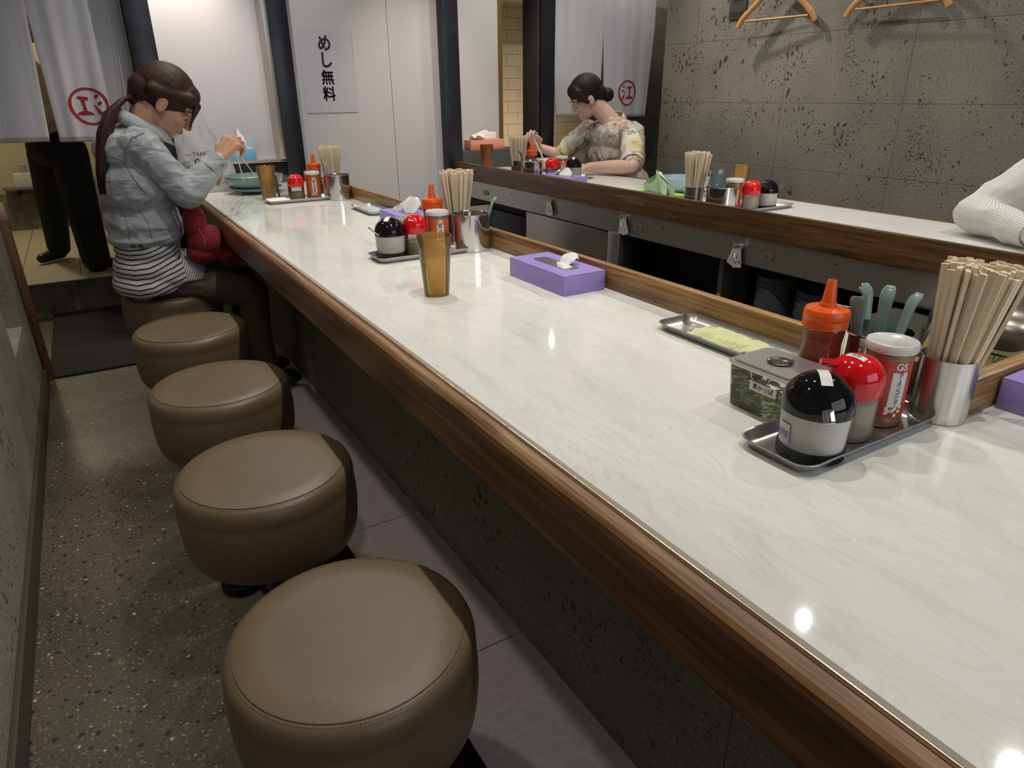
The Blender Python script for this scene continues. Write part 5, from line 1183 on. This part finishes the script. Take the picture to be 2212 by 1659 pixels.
def hand_prims(g, w, d, n, t, curl=(0.5, 0.8, 0.6), thumb=0.3, sc=1.0, spread=0.0):
    """w wrist, d towards the knuckles, n palm side, t thumb side"""
    w = V(w); d = V(d).normalized(); n = (V(n) - d * V(n).dot(d)).normalized(); t = V(t); t = (t - d * t.dot(d) - n * t.dot(n)).normalized()
    tips = []
    offs = (0.031, 0.0105, -0.0105, -0.030); lens = (0.94, 1.04, 0.97, 0.78); rr = (0.0088, 0.0090, 0.0086, 0.0076)
    for k in range(4):
        base = w + d * (0.082 - (0.006 if k in (0, 3) else 0)) * sc + t * offs[k] * sc
        cap(g, w + t * offs[k] * 0.55 * sc + d * 0.012 * sc, 0.0125 * sc, base, 0.0108 * sc)
        ang = 0; p = base; r = rr[k] * sc
        for q, (L, c) in enumerate(zip((0.043, 0.027, 0.021), curl)):
            ang += c * (1 + 0.12 * (k - 1.0))
            dr = d * math.cos(ang) + n * math.sin(ang) + t * spread * (1.5 - k) * 0.12
            p2 = p + dr.normalized() * L * lens[k] * sc
            cap(g, p, r, p2, r * 0.90); r *= 0.90; p = p2
        tips.append((p, dr))
    b = w + d * 0.022 * sc + t * 0.022 * sc + n * 0.006 * sc
    m = b + (d * 0.6 + t * 0.75 + n * 0.35).normalized() * 0.040 * sc
    e = m + (d * 0.85 + t * (0.35 - thumb) + n * (0.2 + thumb)).normalized() * 0.032 * sc
    e2 = e + (d * 0.8 + t * (0.1 - thumb) + n * (0.2 + thumb)).normalized() * 0.026 * sc
    cap(g, b, 0.0145 * sc, m, 0.0115 * sc); cap(g, m, 0.0112 * sc, e, 0.0100 * sc); cap(g, e, 0.0100 * sc, e2, 0.0085 * sc)
    return tips
def lathe_between(g, p0, p1, prof, n=28):
    p0, p1 = V(p0), V(p1); q = (p1 - p0).to_track_quat('Z', 'Y').to_matrix().to_4x4()
    g.lathe(prof, (0, 0, 0), n, Matrix.Translation(p0) @ q)
def stitches(bvh, pts, side, r, name, mat, parent, lift=0.0008, n=8):
    """thin raised seam laid on the cloth: pts in (x, z), projected along y from the given side"""
    out = []
    for (a, b), (c, d) in zip(pts, pts[1:]):
        for i in range(n):
            u = i / n; x, z = a + (c - a) * u, b + (d - b) * u
            h = bvh.ray_cast(V((x, side[0], z)), V((0, side[1], 0)))
            if h[0] is not None: out.append(h[0] + h[1] * lift)
    if len(out) > 2:
        g = G(); g.tube(out, r, 6); return g.obj(name, mat, parent, 180)
def crease(o, fn):
    vs = o.data.vertices; ns = [v.normal.copy() for v in vs]; cs = [v.co.copy() for v in vs]
    for v, n_, c in zip(vs, ns, cs): v.co = c + n_ * fn(c)
def bvh_of(o):
    return BVHTree.FromPolygons([v.co.copy() for v in o.data.vertices], [tuple(p.vertices) for p in o.data.polygons])

# person 1: denim jacket, striped shirt, at the near counter
p1 = thing('person', 'seated person in pale denim jacket and striped shirt, ponytail, eating with chopsticks', 'person', (0, 0, 0))
f, s_, u = frame((0.78, -0.10, -0.62)); hc = V((0.296, 2.865, 1.122))
g = G(); head_prims(g, hc, f, s_, u)
cap(g, hc - f * 0.035 - u * 0.045, 0.052, (0.205, 2.87, 1.035), 0.058)
cap(g, (0.205, 2.87, 1.02), 0.06, (0.17, 2.88, 0.90), 0.10); cap(g, (0.17, 2.88, 0.88), 0.10, (0.14, 2.88, 0.60), 0.10)
sh, el_, wr = V((0.180, 2.745, 0.99)), V((0.292, 2.705, 0.828)), V((0.418, 2.742, 0.930))
cap(g, (0.17, 2.86, 0.98), 0.06, sh, 0.048); cap(g, sh, 0.045, el_, 0.038); cap(g, el_, 0.036, wr, 0.024)
hd = V((0.60, 0.12, 0.62)); tips1 = hand_prims(g, wr + V((0.006, 0.0, 0.005)), hd, (0.42, 0.62, -0.50), (-0.55, 0.45, 0.65), (0.95, 0.95, 0.6), 0.55)
sh2, el2, wr2 = V((0.180, 3.015, 0.99)), V((0.285, 3.04, 0.84)), V((0.345, 2.93, 0.885))
cap(g, (0.17, 2.90, 0.98), 0.06, sh2, 0.048); cap(g, sh2, 0.045, el2, 0.038); cap(g, el2, 0.036, wr2, 0.024)
hand_prims(g, wr2, (0.45, -0.35, 0.10), (0.0, -0.3, -0.9), (0.3, -0.6, 0.5), (0.7, 0.9, 0.6), 0.2)
body1 = fuse(g, 'body', M['skin'], p1, 0.0036, 3)
face_parts(body1, hc, f, s_, u, M['hair_b'])
g = G(); rot = Matrix((f, s_, u)).transposed()                     # hair swept back to the ponytail
ell(g, hc - f * 0.018 + u * 0.036, (0.101, 0.084, 0.092), rot); ell(g, hc + f * 0.040 + u * 0.060, (0.050, 0.066, 0.045), rot)
ell(g, hc - f * 0.075 + u * 0.0, (0.050, 0.066, 0.060), rot)
cap(g, hc - f * 0.08 + u * 0.0, 0.05, V((0.198, 2.86, 1.135)), 0.024)
for q in (-1, 1):
    cap(g, hc + f * 0.088 + u * 0.050 + s_ * 0.030 * q, 0.013, hc + f * 0.096 + u * 0.002 + s_ * 0.052 * q, 0.006)
    cap(g, hc + f * 0.096 + u * 0.002 + s_ * 0.052 * q, 0.006, hc + f * 0.104 - u * 0.040 + s_ * 0.050 * q, 0.003)
    cap(g, hc + f * 0.06 + u * 0.055 + s_ * 0.055 * q, 0.022, hc - f * 0.05 + u * 0.015 + s_ * 0.070 * q, 0.024)
hair1 = fuse(g, 'hair', M['hair_b'], p1, 0.004, 3)
g = G(); spine = [V(p) for p in ((0.200, 2.858, 1.136), (0.165, 2.840, 1.135), (0.120, 2.815, 1.100), (0.088, 2.795, 1.040), (0.068, 2.785, 0.975), (0.050, 2.78, 0.915), (0.036, 2.775, 0.865))]
random.seed(5)
for k in range(60):
    a = random.uniform(0, 6.28); q = math.sqrt(random.random()); pts = []
    for i, p in enumerate(spine):
        wdt = (0.014, 0.020, 0.028, 0.031, 0.028, 0.022, 0.013)[i]
        pts.append(p + V((math.cos(a) * 0.8, math.sin(a) * 0.9, math.cos(a) * 0.35)) * wdt * q + V((0, 0, -random.uniform(0, 0.035) if i == 6 else 0)))
    g.tube(pts, [0.0045, 0.0052, 0.006, 0.006, 0.0052, 0.004, 0.0012], 6)
g.obj('ponytail', M['hair_b'], hair1, 180)
G().lathe([(0.017, -0.006), (0.021, 0), (0.017, 0.006)], (0, 0, 0), 24, Matrix.Translation((0.197, 2.858, 1.136)) @ Matrix.Rotation(1.35, 4, 'Y')).obj('hair_tie', M['hair_k'], hair1)
# jacket
g = G()
ell(g, (0.146, 2.88, 0.715), (0.130, 0.172, 0.115)); ell(g, (0.152, 2.88, 0.85), (0.134, 0.183, 0.150)); ell(g, (0.148, 2.88, 0.965), (0.115, 0.168, 0.095))
cap(g, (0.168, 2.755, 0.985), 0.064, (0.168, 3.005, 0.985), 0.064); cap(g, (0.170, 2.84, 1.015), 0.062, (0.170, 2.92, 1.015), 0.062)
ell(g, (0.144, 2.88, 0.668), (0.133, 0.176, 0.050))
for a, b, c in ((sh, el_, wr), (sh2, el2, wr2)):
    cap(g, a, 0.064, a * 0.5 + b * 0.5 + V((0, 0, -0.004)), 0.059); cap(g, a * 0.5 + b * 0.5 + V((0, 0, -0.004)), 0.059, b + V((0.0, 0, -0.004)), 0.055)
    cap(g, b + V((0, 0, -0.004)), 0.055, b * 0.5 + c * 0.5, 0.048); cap(g, b * 0.5 + c * 0.5, 0.048, c - (c - b).normalized() * 0.010, 0.036)
jk = fuse(g, 'denim_jacket', M['denim'], p1, 0.005, 5)
# pull the lower hem flat
for v in jk.data.vertices:
    if v.co.z < 0.640: v.co.z = 0.640 + (v.co.z - 0.640) * 0.05
crease(jk, lambda c: (abs(noise.noise(V((c.x * 13 + c.z * 8, c.y * 10, c.z * 18 - c.x * 10)))) - 0.15) * -0.013)   # folds pressed into the cloth
bv = bvh_of(jk); SD = (2.0, 1.0)
X = lambda px, pz: (px, pz)
stitches(bv, [(0.030, 0.668), (0.09, 0.666), (0.16, 0.668), (0.225, 0.674)], SD, 0.0017, 'waistband_seam', M['denim_d'], jk)
stitches(bv, [(0.075, 0.930), (0.060, 0.85), (0.088, 0.745), (0.082, 0.672)], SD, 0.0017, 'side_seam', M['denim_d'], jk)
stitches(bv, [(0.125, 0.800), (0.148, 0.74), (0.152, 0.672)], SD, 0.0014, 'panel_seam', M['denim_d'], jk)
stitches(bv, [(0.055, 0.965), (0.095, 0.955), (0.125, 0.940)], SD, 0.0017, 'yoke_seam', M['denim_d'], jk)
stitches(bv, [(0.195, 1.030), (0.155, 1.015), (0.128, 0.975), (0.120, 0.930), (0.135, 0.885), (0.165, 0.83)], SD, 0.0017, 'armhole_seam', M['denim_d'], jk)
stitches(bv, [(0.030, 0.644), (0.09, 0.643), (0.16, 0.644), (0.23, 0.648)], SD, 0.0016, 'hem_edge', M['denim_d'], jk)
def onj(x, z):
    h = bv.ray_cast(V((x, 2.0, z)), V((0, 1, 0))); return h[0], h[1]
for nm, x, z in (('button', 0.088, 0.658), ('button', 0.112, 0.658)):
    p, nn = onj(x, z)
    g = G(); lathe_between(g, p, p + nn * 0.01, [(0.0078, 0), (0.0078, 0.0022), (0.0055, 0.0032), (0, 0.0026)], 20); g.obj(nm, M['brass'], jk)
g = G(); pts = []
for x, z in ((0.100, 0.664), (0.105, 0.668), (0.142, 0.669), (0.142, 0.649), (0.105, 0.648), (0.100, 0.652)):
    p, nn = onj(x, z); pts.append(p + nn * 0.0012)
g.poly(pts, [tuple(range(6))]); o = g.obj('waist_tab', M['denim'], jk); md = o.modifiers.new('t', 'SOLIDIFY'); md.thickness = 0.0015
# cuff and collar
g = G(); dv = (wr - el_).normalized(); lathe_between(g, wr - dv * 0.055, wr + dv * 0.004, [(0.040, 0.0), (0.0435, 0.003), (0.0395, 0.030), (0.0385, 0.052), (0.0385, 0.058), (0.034, 0.060), (0.033, 0.02), (0.036, 0.0)]); g.obj('cuff', M['denim'], jk, 50)
cb = wr - dv * 0.018 + V((0.018, -0.036, -0.006)); g = G(); lathe_between(g, cb + V((0, 0.004, 0)), cb + V((0.1, -0.9, -0.1)), [(0, 0), (0.0062, 0.002), (0.0062, 0.0045), (0, 0.0055)], 18); g.obj('cuff_button', M['brass'], jk)
g = G(); n = 28; pts = []
for i in range(n + 1):
    a = 0.55 + (2 * PI - 1.1) * i / n
    cx, cy = math.cos(a), math.sin(a)
    base = V((0.208, 2.872, 1.052)) + V((cx * 0.068, cy * 0.078, -cx * 0.040))
    for off, dz in ((0.0, 0.018), (0.014, 0.004), (0.034, -0.030)):
        pts.append(base + V((cx * off, cy * off, dz - cx * off * 0.3)))
fc = [(3 * i + j, 3 * i + j + 1, 3 * i + 3 + j + 1, 3 * i + 3 + j) for i in range(n) for j in range(2)]
g.poly(pts, fc); o = g.obj('collar', M['denim'], jk, 80); md = o.modifiers.new('t', 'SOLIDIFY'); md.thickness = 0.004
# striped shirt over the hips
g = G(); ell(g, (0.140, 2.88, 0.630), (0.113, 0.163, 0.09)); ell(g, (0.135, 2.88, 0.560), (0.125, 0.172, 0.085)); ell(g, (0.130, 2.88, 0.500), (0.134, 0.180, 0.075))
cap(g, (0.16, 2.80, 0.53), 0.090, (0.255, 2.79, 0.515), 0.074); cap(g, (0.16, 2.97, 0.53), 0.090, (0.255, 2.98, 0.515), 0.074); cap(g, (0.20, 2.88, 0.56), 0.06, (0.26, 2.88, 0.54), 0.05)
shirt = fuse(g, 'striped_shirt', M['stripe'], p1, 0.005, 5, cut=lambda c: c.z < 0.462 + max(0, (c.x - 0.12)) * 0.33 + 0.006 * math.sin(c.x * 60))
md = shirt.modifiers.new('t', 'SOLIDIFY'); md.thickness = 0.003
# trousers and shoes
g = G(); ell(g, (0.13, 2.88, 0.535), (0.115, 0.16, 0.075))
for sy, ky in ((2.81, 2.775), (2.95, 2.975)):
    kn = V((0.465, ky, 0.425)); an = V((0.475, ky, 0.115))
    cap(g, (0.15, sy, 0.522), 0.078, (0.32, (sy + ky) / 2, 0.478), 0.076); cap(g, (0.32, (sy + ky) / 2, 0.478), 0.076, kn, 0.064); cap(g, kn, 0.062, kn * 0.45 + an * 0.55 + V((-0.012, 0, 0)), 0.056); cap(g, kn * 0.45 + an * 0.55 + V((-0.012, 0, 0)), 0.056, an, 0.048)
fuse(g, 'trousers', M['trous'], p1, 0.006, 5)
for ky in (2.775, 2.975):
    g = G(); cap(g, (0.465, ky, 0.085), 0.034, (0.475, ky, 0.055), 0.036); cap(g, (0.475, ky, 0.05), 0.032, (0.565, ky, 0.042), 0.030); ell(g, (0.56, ky, 0.038), (0.05, 0.040, 0.028))
    for_z = fuse(g, 'shoe', M['shoe'], p1, 0.005, 3)
    for v in for_z.data.vertices: v.co.z = max(v.co.z, 0.012) 
# chopsticks in the hand
tip = tips1[0][0]
for k, (a, b) in enumerate((((0.455, 2.775, 1.015), (0.655, 3.300, 0.795)), ((0.462, 2.765, 1.005), (0.590, 3.275, 0.792)))):
    a, b = V(a), V(b); dr = (b - a).normalized()
    g = G(); h = V((0.486, 2.80, 0.972)); a2 = h - (b - h).normalized() * 0.055; b2 = b
    g.tube([a2 + V((0.004 * k, 0, 0.004 * k)), b2], [0.0035, 0.0020], 6)
    tag(g.obj('chopstick', M['chop'], None), 'wooden chopstick in the denim-jacket diner hand, dipping into the noodle bowl', 'chopsticks', 'chopsticks held by the denim-jacket diner')
g = G(); pz = tips1[1][0]; 
# red quilted bag in the lap
rb = thing('red_bag', 'dark red quilted bag on the lap of the denim-jacket diner', 'bag', (0, 0, 0))
g = G(); ell(g, (0.305, 2.765, 0.715), (0.040, 0.060, 0.075)); ell(g, (0.335, 2.760, 0.640), (0.070, 0.085, 0.066)); ell(g, (0.400, 2.760, 0.595), (0.075, 0.080, 0.036)); ell(g, (0.315, 2.760, 0.605), (0.060, 0.080, 0.045))
o = fuse(g, 'bag_body', M['red_bag'], rb, 0.005, 4)
for v in o.data.vertices: v.co.z = min(v.co.z, 0.636) if v.co.x > 0.378 else v.co.z
bv2 = bvh_of(o)
stitches(bv2, [(0.268, 0.64), (0.30, 0.625), (0.325, 0.628), (0.37, 0.640)], SD, 0.0016, 'quilting_seam', M['shoe'], o)
stitches(bv2, [(0.306, 0.70), (0.318, 0.67), (0.312, 0.635)], SD, 0.0014, 'zip_pull', M['gold'], o)
g = G(); g.tube([(0.29, 2.79, 0.77), (0.26, 2.80, 0.82), (0.25, 2.82, 0.86)], 0.008, 8, flat=(1.6, 0.5)); g.obj('bag_strap', M['red_bag'], rb)

# person 2: printed shirt at the far counter
s2 = copy_tree(st0); s2.location = (2.80, 3.27, 0); s2['label'] = 'stool under the patterned-shirt diner behind the far counter'; s2['group'] = 'round leather stools along the far counter'
for ch in [x for x in bpy.data.objects if x.parent == s2 and x.name.startswith('foot')]: bpy.data.objects.remove(ch)
p2 = thing('person', 'seated person in patterned short-sleeved shirt with tied-up black hair at the far counter', 'person', (0, 0, 0))
f, s_, u = frame((-0.80, 0.32, -0.46)); hc = V((2.555, 3.415, 1.110))
g = G(); head_prims(g, hc, f, s_, u)
cap(g, hc - f * 0.035 - u * 0.045, 0.050, (2.66, 3.31, 0.985), 0.056); cap(g, (2.66, 3.30, 0.97), 0.06, (2.70, 3.27, 0.82), 0.10); cap(g, (2.70, 3.27, 0.82), 0.10, (2.76, 3.27, 0.58), 0.10)
shA, elA, wrA = V((2.64, 3.085, 0.925)), V((2.455, 2.862, 0.778)), V((2.335, 3.080, 0.765))
cap(g, (2.68, 3.2, 0.93), 0.06, shA, 0.046); cap(g, shA, 0.045, elA, 0.040); cap(g, elA, 0.040, elA * 0.5 + wrA * 0.5, 0.037); cap(g, elA * 0.5 + wrA * 0.5, 0.037, wrA, 0.026)
hand_prims(g, wrA, (-0.45, 0.80, 0.0), (0.1, 0.2, -1), (-0.8, -0.4, 0.2), (0.35, 0.6, 0.4), 0.1)
shB, elB, wrB = V((2.64, 3.490, 0.925)), V((2.50, 3.60, 0.790)), V((2.40, 3.685, 0.850))
cap(g, (2.68, 3.35, 0.93), 0.06, shB, 0.046); cap(g, shB, 0.045, elB, 0.038); wrB = V((2.395, 3.690, 0.838)); cap(g, elB, 0.036, wrB, 0.024)
hand_prims(g, wrB, (-0.35, -0.10, 0.60), (-0.5, -0.5, -0.3), (-0.2, -0.8, 0.4), (0.7, 0.8, 0.5), 0.4)
b2 = fuse(g, 'body', M['skin_p'], p2, 0.0038, 3); face_parts(b2, hc, f, s_, u, M['hair_k'])
g = G(); rot = Matrix((f, s_, u)).transposed()
ell(g, hc - f * 0.018 + u * 0.036, (0.100, 0.084, 0.092), rot); ell(g, hc + f * 0.035 + u * 0.062, (0.050, 0.068, 0.045), rot); ell(g, hc - f * 0.070 - u * 0.005, (0.052, 0.066, 0.062), rot)
ell(g, hc - f * 0.118 - u * 0.045, (0.040, 0.042, 0.040), rot)
for q in (-1, 1): cap(g, hc + f * 0.045 + u * 0.055 + s_ * 0.060 * q, 0.022, hc + f * 0.018 - u * 0.015 + s_ * 0.076 * q, 0.012)
fuse(g, 'hair', M['hair_k'], p2, 0.004, 3)
g = G(); ell(g, (2.755, 3.29, 0.62), (0.135, 0.20, 0.15)); ell(g, (2.705, 3.30, 0.80), (0.135, 0.205, 0.16)); ell(g, (2.68, 3.29, 0.90), (0.115, 0.20, 0.105))
cap(g, (2.665, 3.12, 0.925), 0.066, (2.665, 3.43, 0.925), 0.066); cap(g, (2.668, 3.24, 0.955), 0.058, (2.668, 3.33, 0.955), 0.058)
mA = shA * 0.42 + elA * 0.58 + V((0, 0, 0.01)); cap(g, shA, 0.068, mA, 0.066); cap(g, mA, 0.062, elA + V((0.025, 0.03, 0.022)), 0.058)
mB = shB * 0.4 + elB * 0.6; cap(g, shB, 0.068, mB, 0.062); cap(g, mB, 0.060, elB + V((0.02, -0.015, 0.012)), 0.052)
sh_ = fuse(g, 'printed_shirt', M['floral'], p2, 0.005, 5)
crease(sh_, lambda c: (abs(noise.noise(c * 14)) - 0.15) * -0.016)
g = G(); dv = (elA - shA).normalized(); lathe_between(g, elA + V((0.022, 0.027, 0.020)) - dv * 0.022, elA + dv * 0.1, [(0.056, 0.0), (0.063, 0.006), (0.062, 0.030), (0.058, 0.036), (0.052, 0.030), (0.052, 0.004)]); g.obj('rolled_cuff', M['floral'], sh_, 60)
g = G(); n = 24; pts = []
for i in range(n + 1):
    a = PI + 0.5 + (2 * PI - 1.0) * i / n; cx, cy = math.cos(a), math.sin(a)
    base = V((2.655, 3.300, 0.990)) + V((cx * 0.062, cy * 0.072, cx * 0.035))
    for off, dz in ((0.0, 0.014), (0.012, 0.002), (0.030, -0.026)): pts.append(base + V((cx * off, cy * off, dz)))
fc = [(3 * i + j, 3 * i + j + 1, 3 * i + 3 + j + 1, 3 * i + 3 + j) for i in range(n) for j in range(2)]
g.poly(pts, fc); o = g.obj('collar', M['floral'], sh_, 80); md = o.modifiers.new('t', 'SOLIDIFY'); md.thickness = 0.003
g = G(); ell(g, (2.79, 3.27, 0.535), (0.12, 0.16, 0.075))
for sy in (3.18, 3.36):
    kn = V((2.50, sy, 0.47)); cap(g, (2.76, sy, 0.525), 0.076, kn, 0.062); cap(g, kn, 0.06, (2.52, sy, 0.12), 0.046)
fuse(g, 'trousers', M['trous'], p2, 0.007, 4)
for sy in (3.18, 3.36):
    g = G(); cap(g, (2.53, sy, 0.07), 0.036, (2.43, sy, 0.045), 0.030); o = fuse(g, 'shoe', M['shoe'], p2, 0.006, 3)
for k in range(2):
    g = G(); a = wrB + V((-0.050, -0.02, 0.045)); g.tube([a + V((0.0, 0.01 * k, 0.05)), a + V((-0.01, -0.14 - 0.01 * k, -0.10))], [0.0035, 0.002], 6)
    tag(g.obj('chopstick', M['chop'], None), 'wooden chopstick in the raised hand of the patterned-shirt diner', 'chopsticks', 'chopsticks held by the patterned-shirt diner')

# person 3: ribbed white sweater, only the arm in view
p3 = thing('person', 'person at the right edge in white ribbed sweater, arm on the far counter', 'person', (0, 0, 0))
s3 = copy_tree(st0); s3.location = (2.80, 0.74, 0); s3['label'] = 'stool under the white-sweater diner behind the far counter'; s3['group'] = 'round leather stools along the far counter'
for ch in [x for x in bpy.data.objects if x.parent == s3 and x.name.startswith('foot')]: bpy.data.objects.remove(ch)
f, s_, u = frame((-0.9, 0, -0.25)); hc = V((2.60, 0.74, 1.18))
shA, elA, wrA = V((2.60, 0.93, 0.985)), V((2.262, 1.062, 0.792)), V((2.165, 0.865, 0.776))
g = G(); head_prims(g, hc, f, s_, u); cap(g, hc - f * 0.035 - u * 0.045, 0.052, (2.68, 0.74, 1.03), 0.058); cap(g, (2.68, 0.74, 1.0), 0.07, (2.74, 0.74, 0.6), 0.10)
cap(g, (2.68, 0.8, 0.98), 0.06, shA, 0.05); cap(g, shA, 0.048, elA, 0.040); cap(g, elA, 0.038, wrA, 0.027); hand_prims(g, wrA, (-0.15, -0.9, -0.02), (0, 0.1, -1), (-0.9, 0, 0.2), (0.3, 0.5, 0.4), 0.1)
shB, elB, wrB = V((2.60, 0.55, 0.985)), V((2.30, 0.46, 0.80)), V((2.20, 0.64, 0.776))
cap(g, (2.68, 0.68, 0.98), 0.06, shB, 0.05); cap(g, shB, 0.048, elB, 0.040); cap(g, elB, 0.038, wrB, 0.027); hand_prims(g, wrB, (-0.3, 0.8, 0.0), (0, 0.1, -1), (-0.9, 0, 0.2), (0.3, 0.5, 0.4), 0.1)
b3 = fuse(g, 'body', M['skin'], p3, 0.0045, 3); face_parts(b3, hc, f, s_, u, M['hair_k'])
g = G(); rot = Matrix((f, s_, u)).transposed(); ell(g, hc - f * 0.020 + u * 0.038, (0.100, 0.084, 0.092), rot); ell(g, hc - f * 0.07, (0.05, 0.068, 0.07), rot); fuse(g, 'hair', M['hair_k'], p3, 0.005, 3)
g = G(); ell(g, (2.74, 0.74, 0.62), (0.13, 0.18, 0.14)); ell(g, (2.70, 0.74, 0.82), (0.13, 0.19, 0.16)); cap(g, (2.67, 0.60, 0.97), 0.075, (2.67, 0.88, 0.97), 0.075); cap(g, (2.675, 0.74, 1.01), 0.06, (2.675, 0.74, 1.03), 0.058)
for a, b, c in ((shA, elA, wrA), (shB, elB, wrB)):
    m_ = a * 0.5 + b * 0.5 + V((0, 0, 0.0)); cap(g, a, 0.085, m_, 0.076); cap(g, m_, 0.076, b + V((0, 0, 0.004)), 0.060); cap(g, b + V((0, 0, 0.004)), 0.060, c + (b - c).normalized() * 0.05, 0.047); cap(g, c + (b - c).normalized() * 0.05, 0.040, c + (b - c).normalized() * 0.005, 0.037)
sw = fuse(g, 'ribbed_sweater', M['rib'], p3, 0.005, 5)
crease(sw, lambda c: (abs(noise.noise(c * 9)) - 0.2) * -0.014)
for v in sw.data.vertices:
    if v.co.z < 0.7325 and v.co.x < 2.44: v.co.z = 0.7325
g = G(); dv = (wrA - elA).normalized(); lathe_between(g, wrA - dv * 0.060, wrA + dv * 0.01, [(0.040, 0.0), (0.0435, 0.006), (0.0405, 0.045), (0.038, 0.064), (0.034, 0.062), (0.035, 0.0)]); cu = g.obj('cuff', M['rib'], sw, 60)
g = G(); ell(g, (2.78, 0.74, 0.535), (0.12, 0.16, 0.075))
for sy in (0.65, 0.83): cap(g, (2.76, sy, 0.525), 0.076, (2.50, sy, 0.47), 0.062); cap(g, (2.50, sy, 0.47), 0.06, (2.52, sy, 0.10), 0.046)
fuse(g, 'trousers', M['black_cl'], p3, 0.008, 4)
for sy in (0.65, 0.83):
    g = G(); cap(g, (2.53, sy, 0.07), 0.036, (2.43, sy, 0.045), 0.030); fuse(g, 'shoe', M['shoe'], p3, 0.007, 3)

# person 4: standing beyond the left curtain
p4 = thing('person', 'person in black trousers and shoes standing beyond the left curtain, upper body hidden', 'person', (-0.03, 0.0, 0.187))
P4 = lambda x, y, z: V((x, y, z))
f, s_, u = frame((0.95, 0.25, -0.1)); hc = V((-0.17, 4.95, 1.50))
g = G(); head_prims(g, hc, f, s_, u); cap(g, hc - f * 0.03 - u * 0.045, 0.052, (-0.18, 4.95, 1.34), 0.058); cap(g, (-0.18, 4.95, 1.3), 0.08, (-0.16, 4.95, 0.9), 0.10)
for q, hx in ((-1, 0.0), (1, 0.0)):
    a = V((-0.18, 4.95 + 0.19 * q, 1.27)); b = V((-0.20, 4.95 + 0.24 * q, 1.03)); c = V((0.03, 4.95 + 0.12 * q, 1.12))
    cap(g, a, 0.048, b, 0.038); cap(g, b, 0.036, c, 0.025); hand_prims(g, c, (0.8, -0.3 * q, 0.3), (0, -q, 0), (0, 0, 1), (0.45, 0.55, 0.4), 0.2)
b4 = fuse(g, 'body', M['skin'], p4, 0.005, 3); face_parts(b4, hc, f, s_, u, M['hair_k'])
g = G(); rot = Matrix((f, s_, u)).transposed(); ell(g, hc - f * 0.020 + u * 0.038, (0.100, 0.084, 0.092), rot); ell(g, hc - f * 0.07, (0.05, 0.068, 0.08), rot); fuse(g, 'hair', M['hair_k'], p4, 0.006, 3)
g = G(); ell(g, (-0.17, 4.95, 1.16), (0.125, 0.18, 0.20)); ell(g, (-0.16, 4.95, 0.98), (0.12, 0.165, 0.14)); cap(g, (-0.18, 4.80, 1.28), 0.065, (-0.18, 5.10, 1.28), 0.065)
for q in (-1, 1): cap(g, (-0.18, 4.95 + 0.19 * q, 1.27), 0.064, (-0.20, 4.95 + 0.24 * q, 1.02), 0.056); cap(g, (-0.20, 4.95 + 0.24 * q, 1.02), 0.054, (-0.01, 4.95 + 0.14 * q, 1.10), 0.040)
fuse(g, 'cream_shirt', M['cream_cl'], p4, 0.007, 5)
g = G(); ell(g, (-0.12, 4.93, 0.885), (0.145, 0.165, 0.12))
cap(g, (-0.175, 5.02, 0.85), 0.10, (-0.215, 5.12, 0.56), 0.085); cap(g, (-0.215, 5.12, 0.56), 0.082, (-0.245, 5.20, 0.27), 0.068)
cap(g, (-0.06, 4.88, 0.85), 0.105, (-0.06, 4.80, 0.55), 0.092); cap(g, (-0.06, 4.80, 0.55), 0.092, (-0.055, 4.74, 0.25), 0.080)
fuse(g, 'trousers', M['black_cl'], p4, 0.007, 5)
for a, b in (((-0.245, 5.20, 0.235), (-0.345, 5.10, 0.222)), ((-0.085, 4.72, 0.235), (0.045, 4.72, 0.222))):
    g = G(); cap(g, a, 0.042, V(a) * 0.4 + V(b) * 0.6, 0.034); cap(g, V(a) * 0.4 + V(b) * 0.6, 0.034, b, 0.030)
    o = fuse(g, 'shoe', M['shoe'], p4, 0.006, 3)
    for v in o.data.vertices: v.co.z = max(v.co.z, 0.188)
for ch in [x for x in bpy.data.objects if x.parent == p4]: ch.matrix_parent_inverse = Matrix.Translation((0.03, 0.0, -0.187))
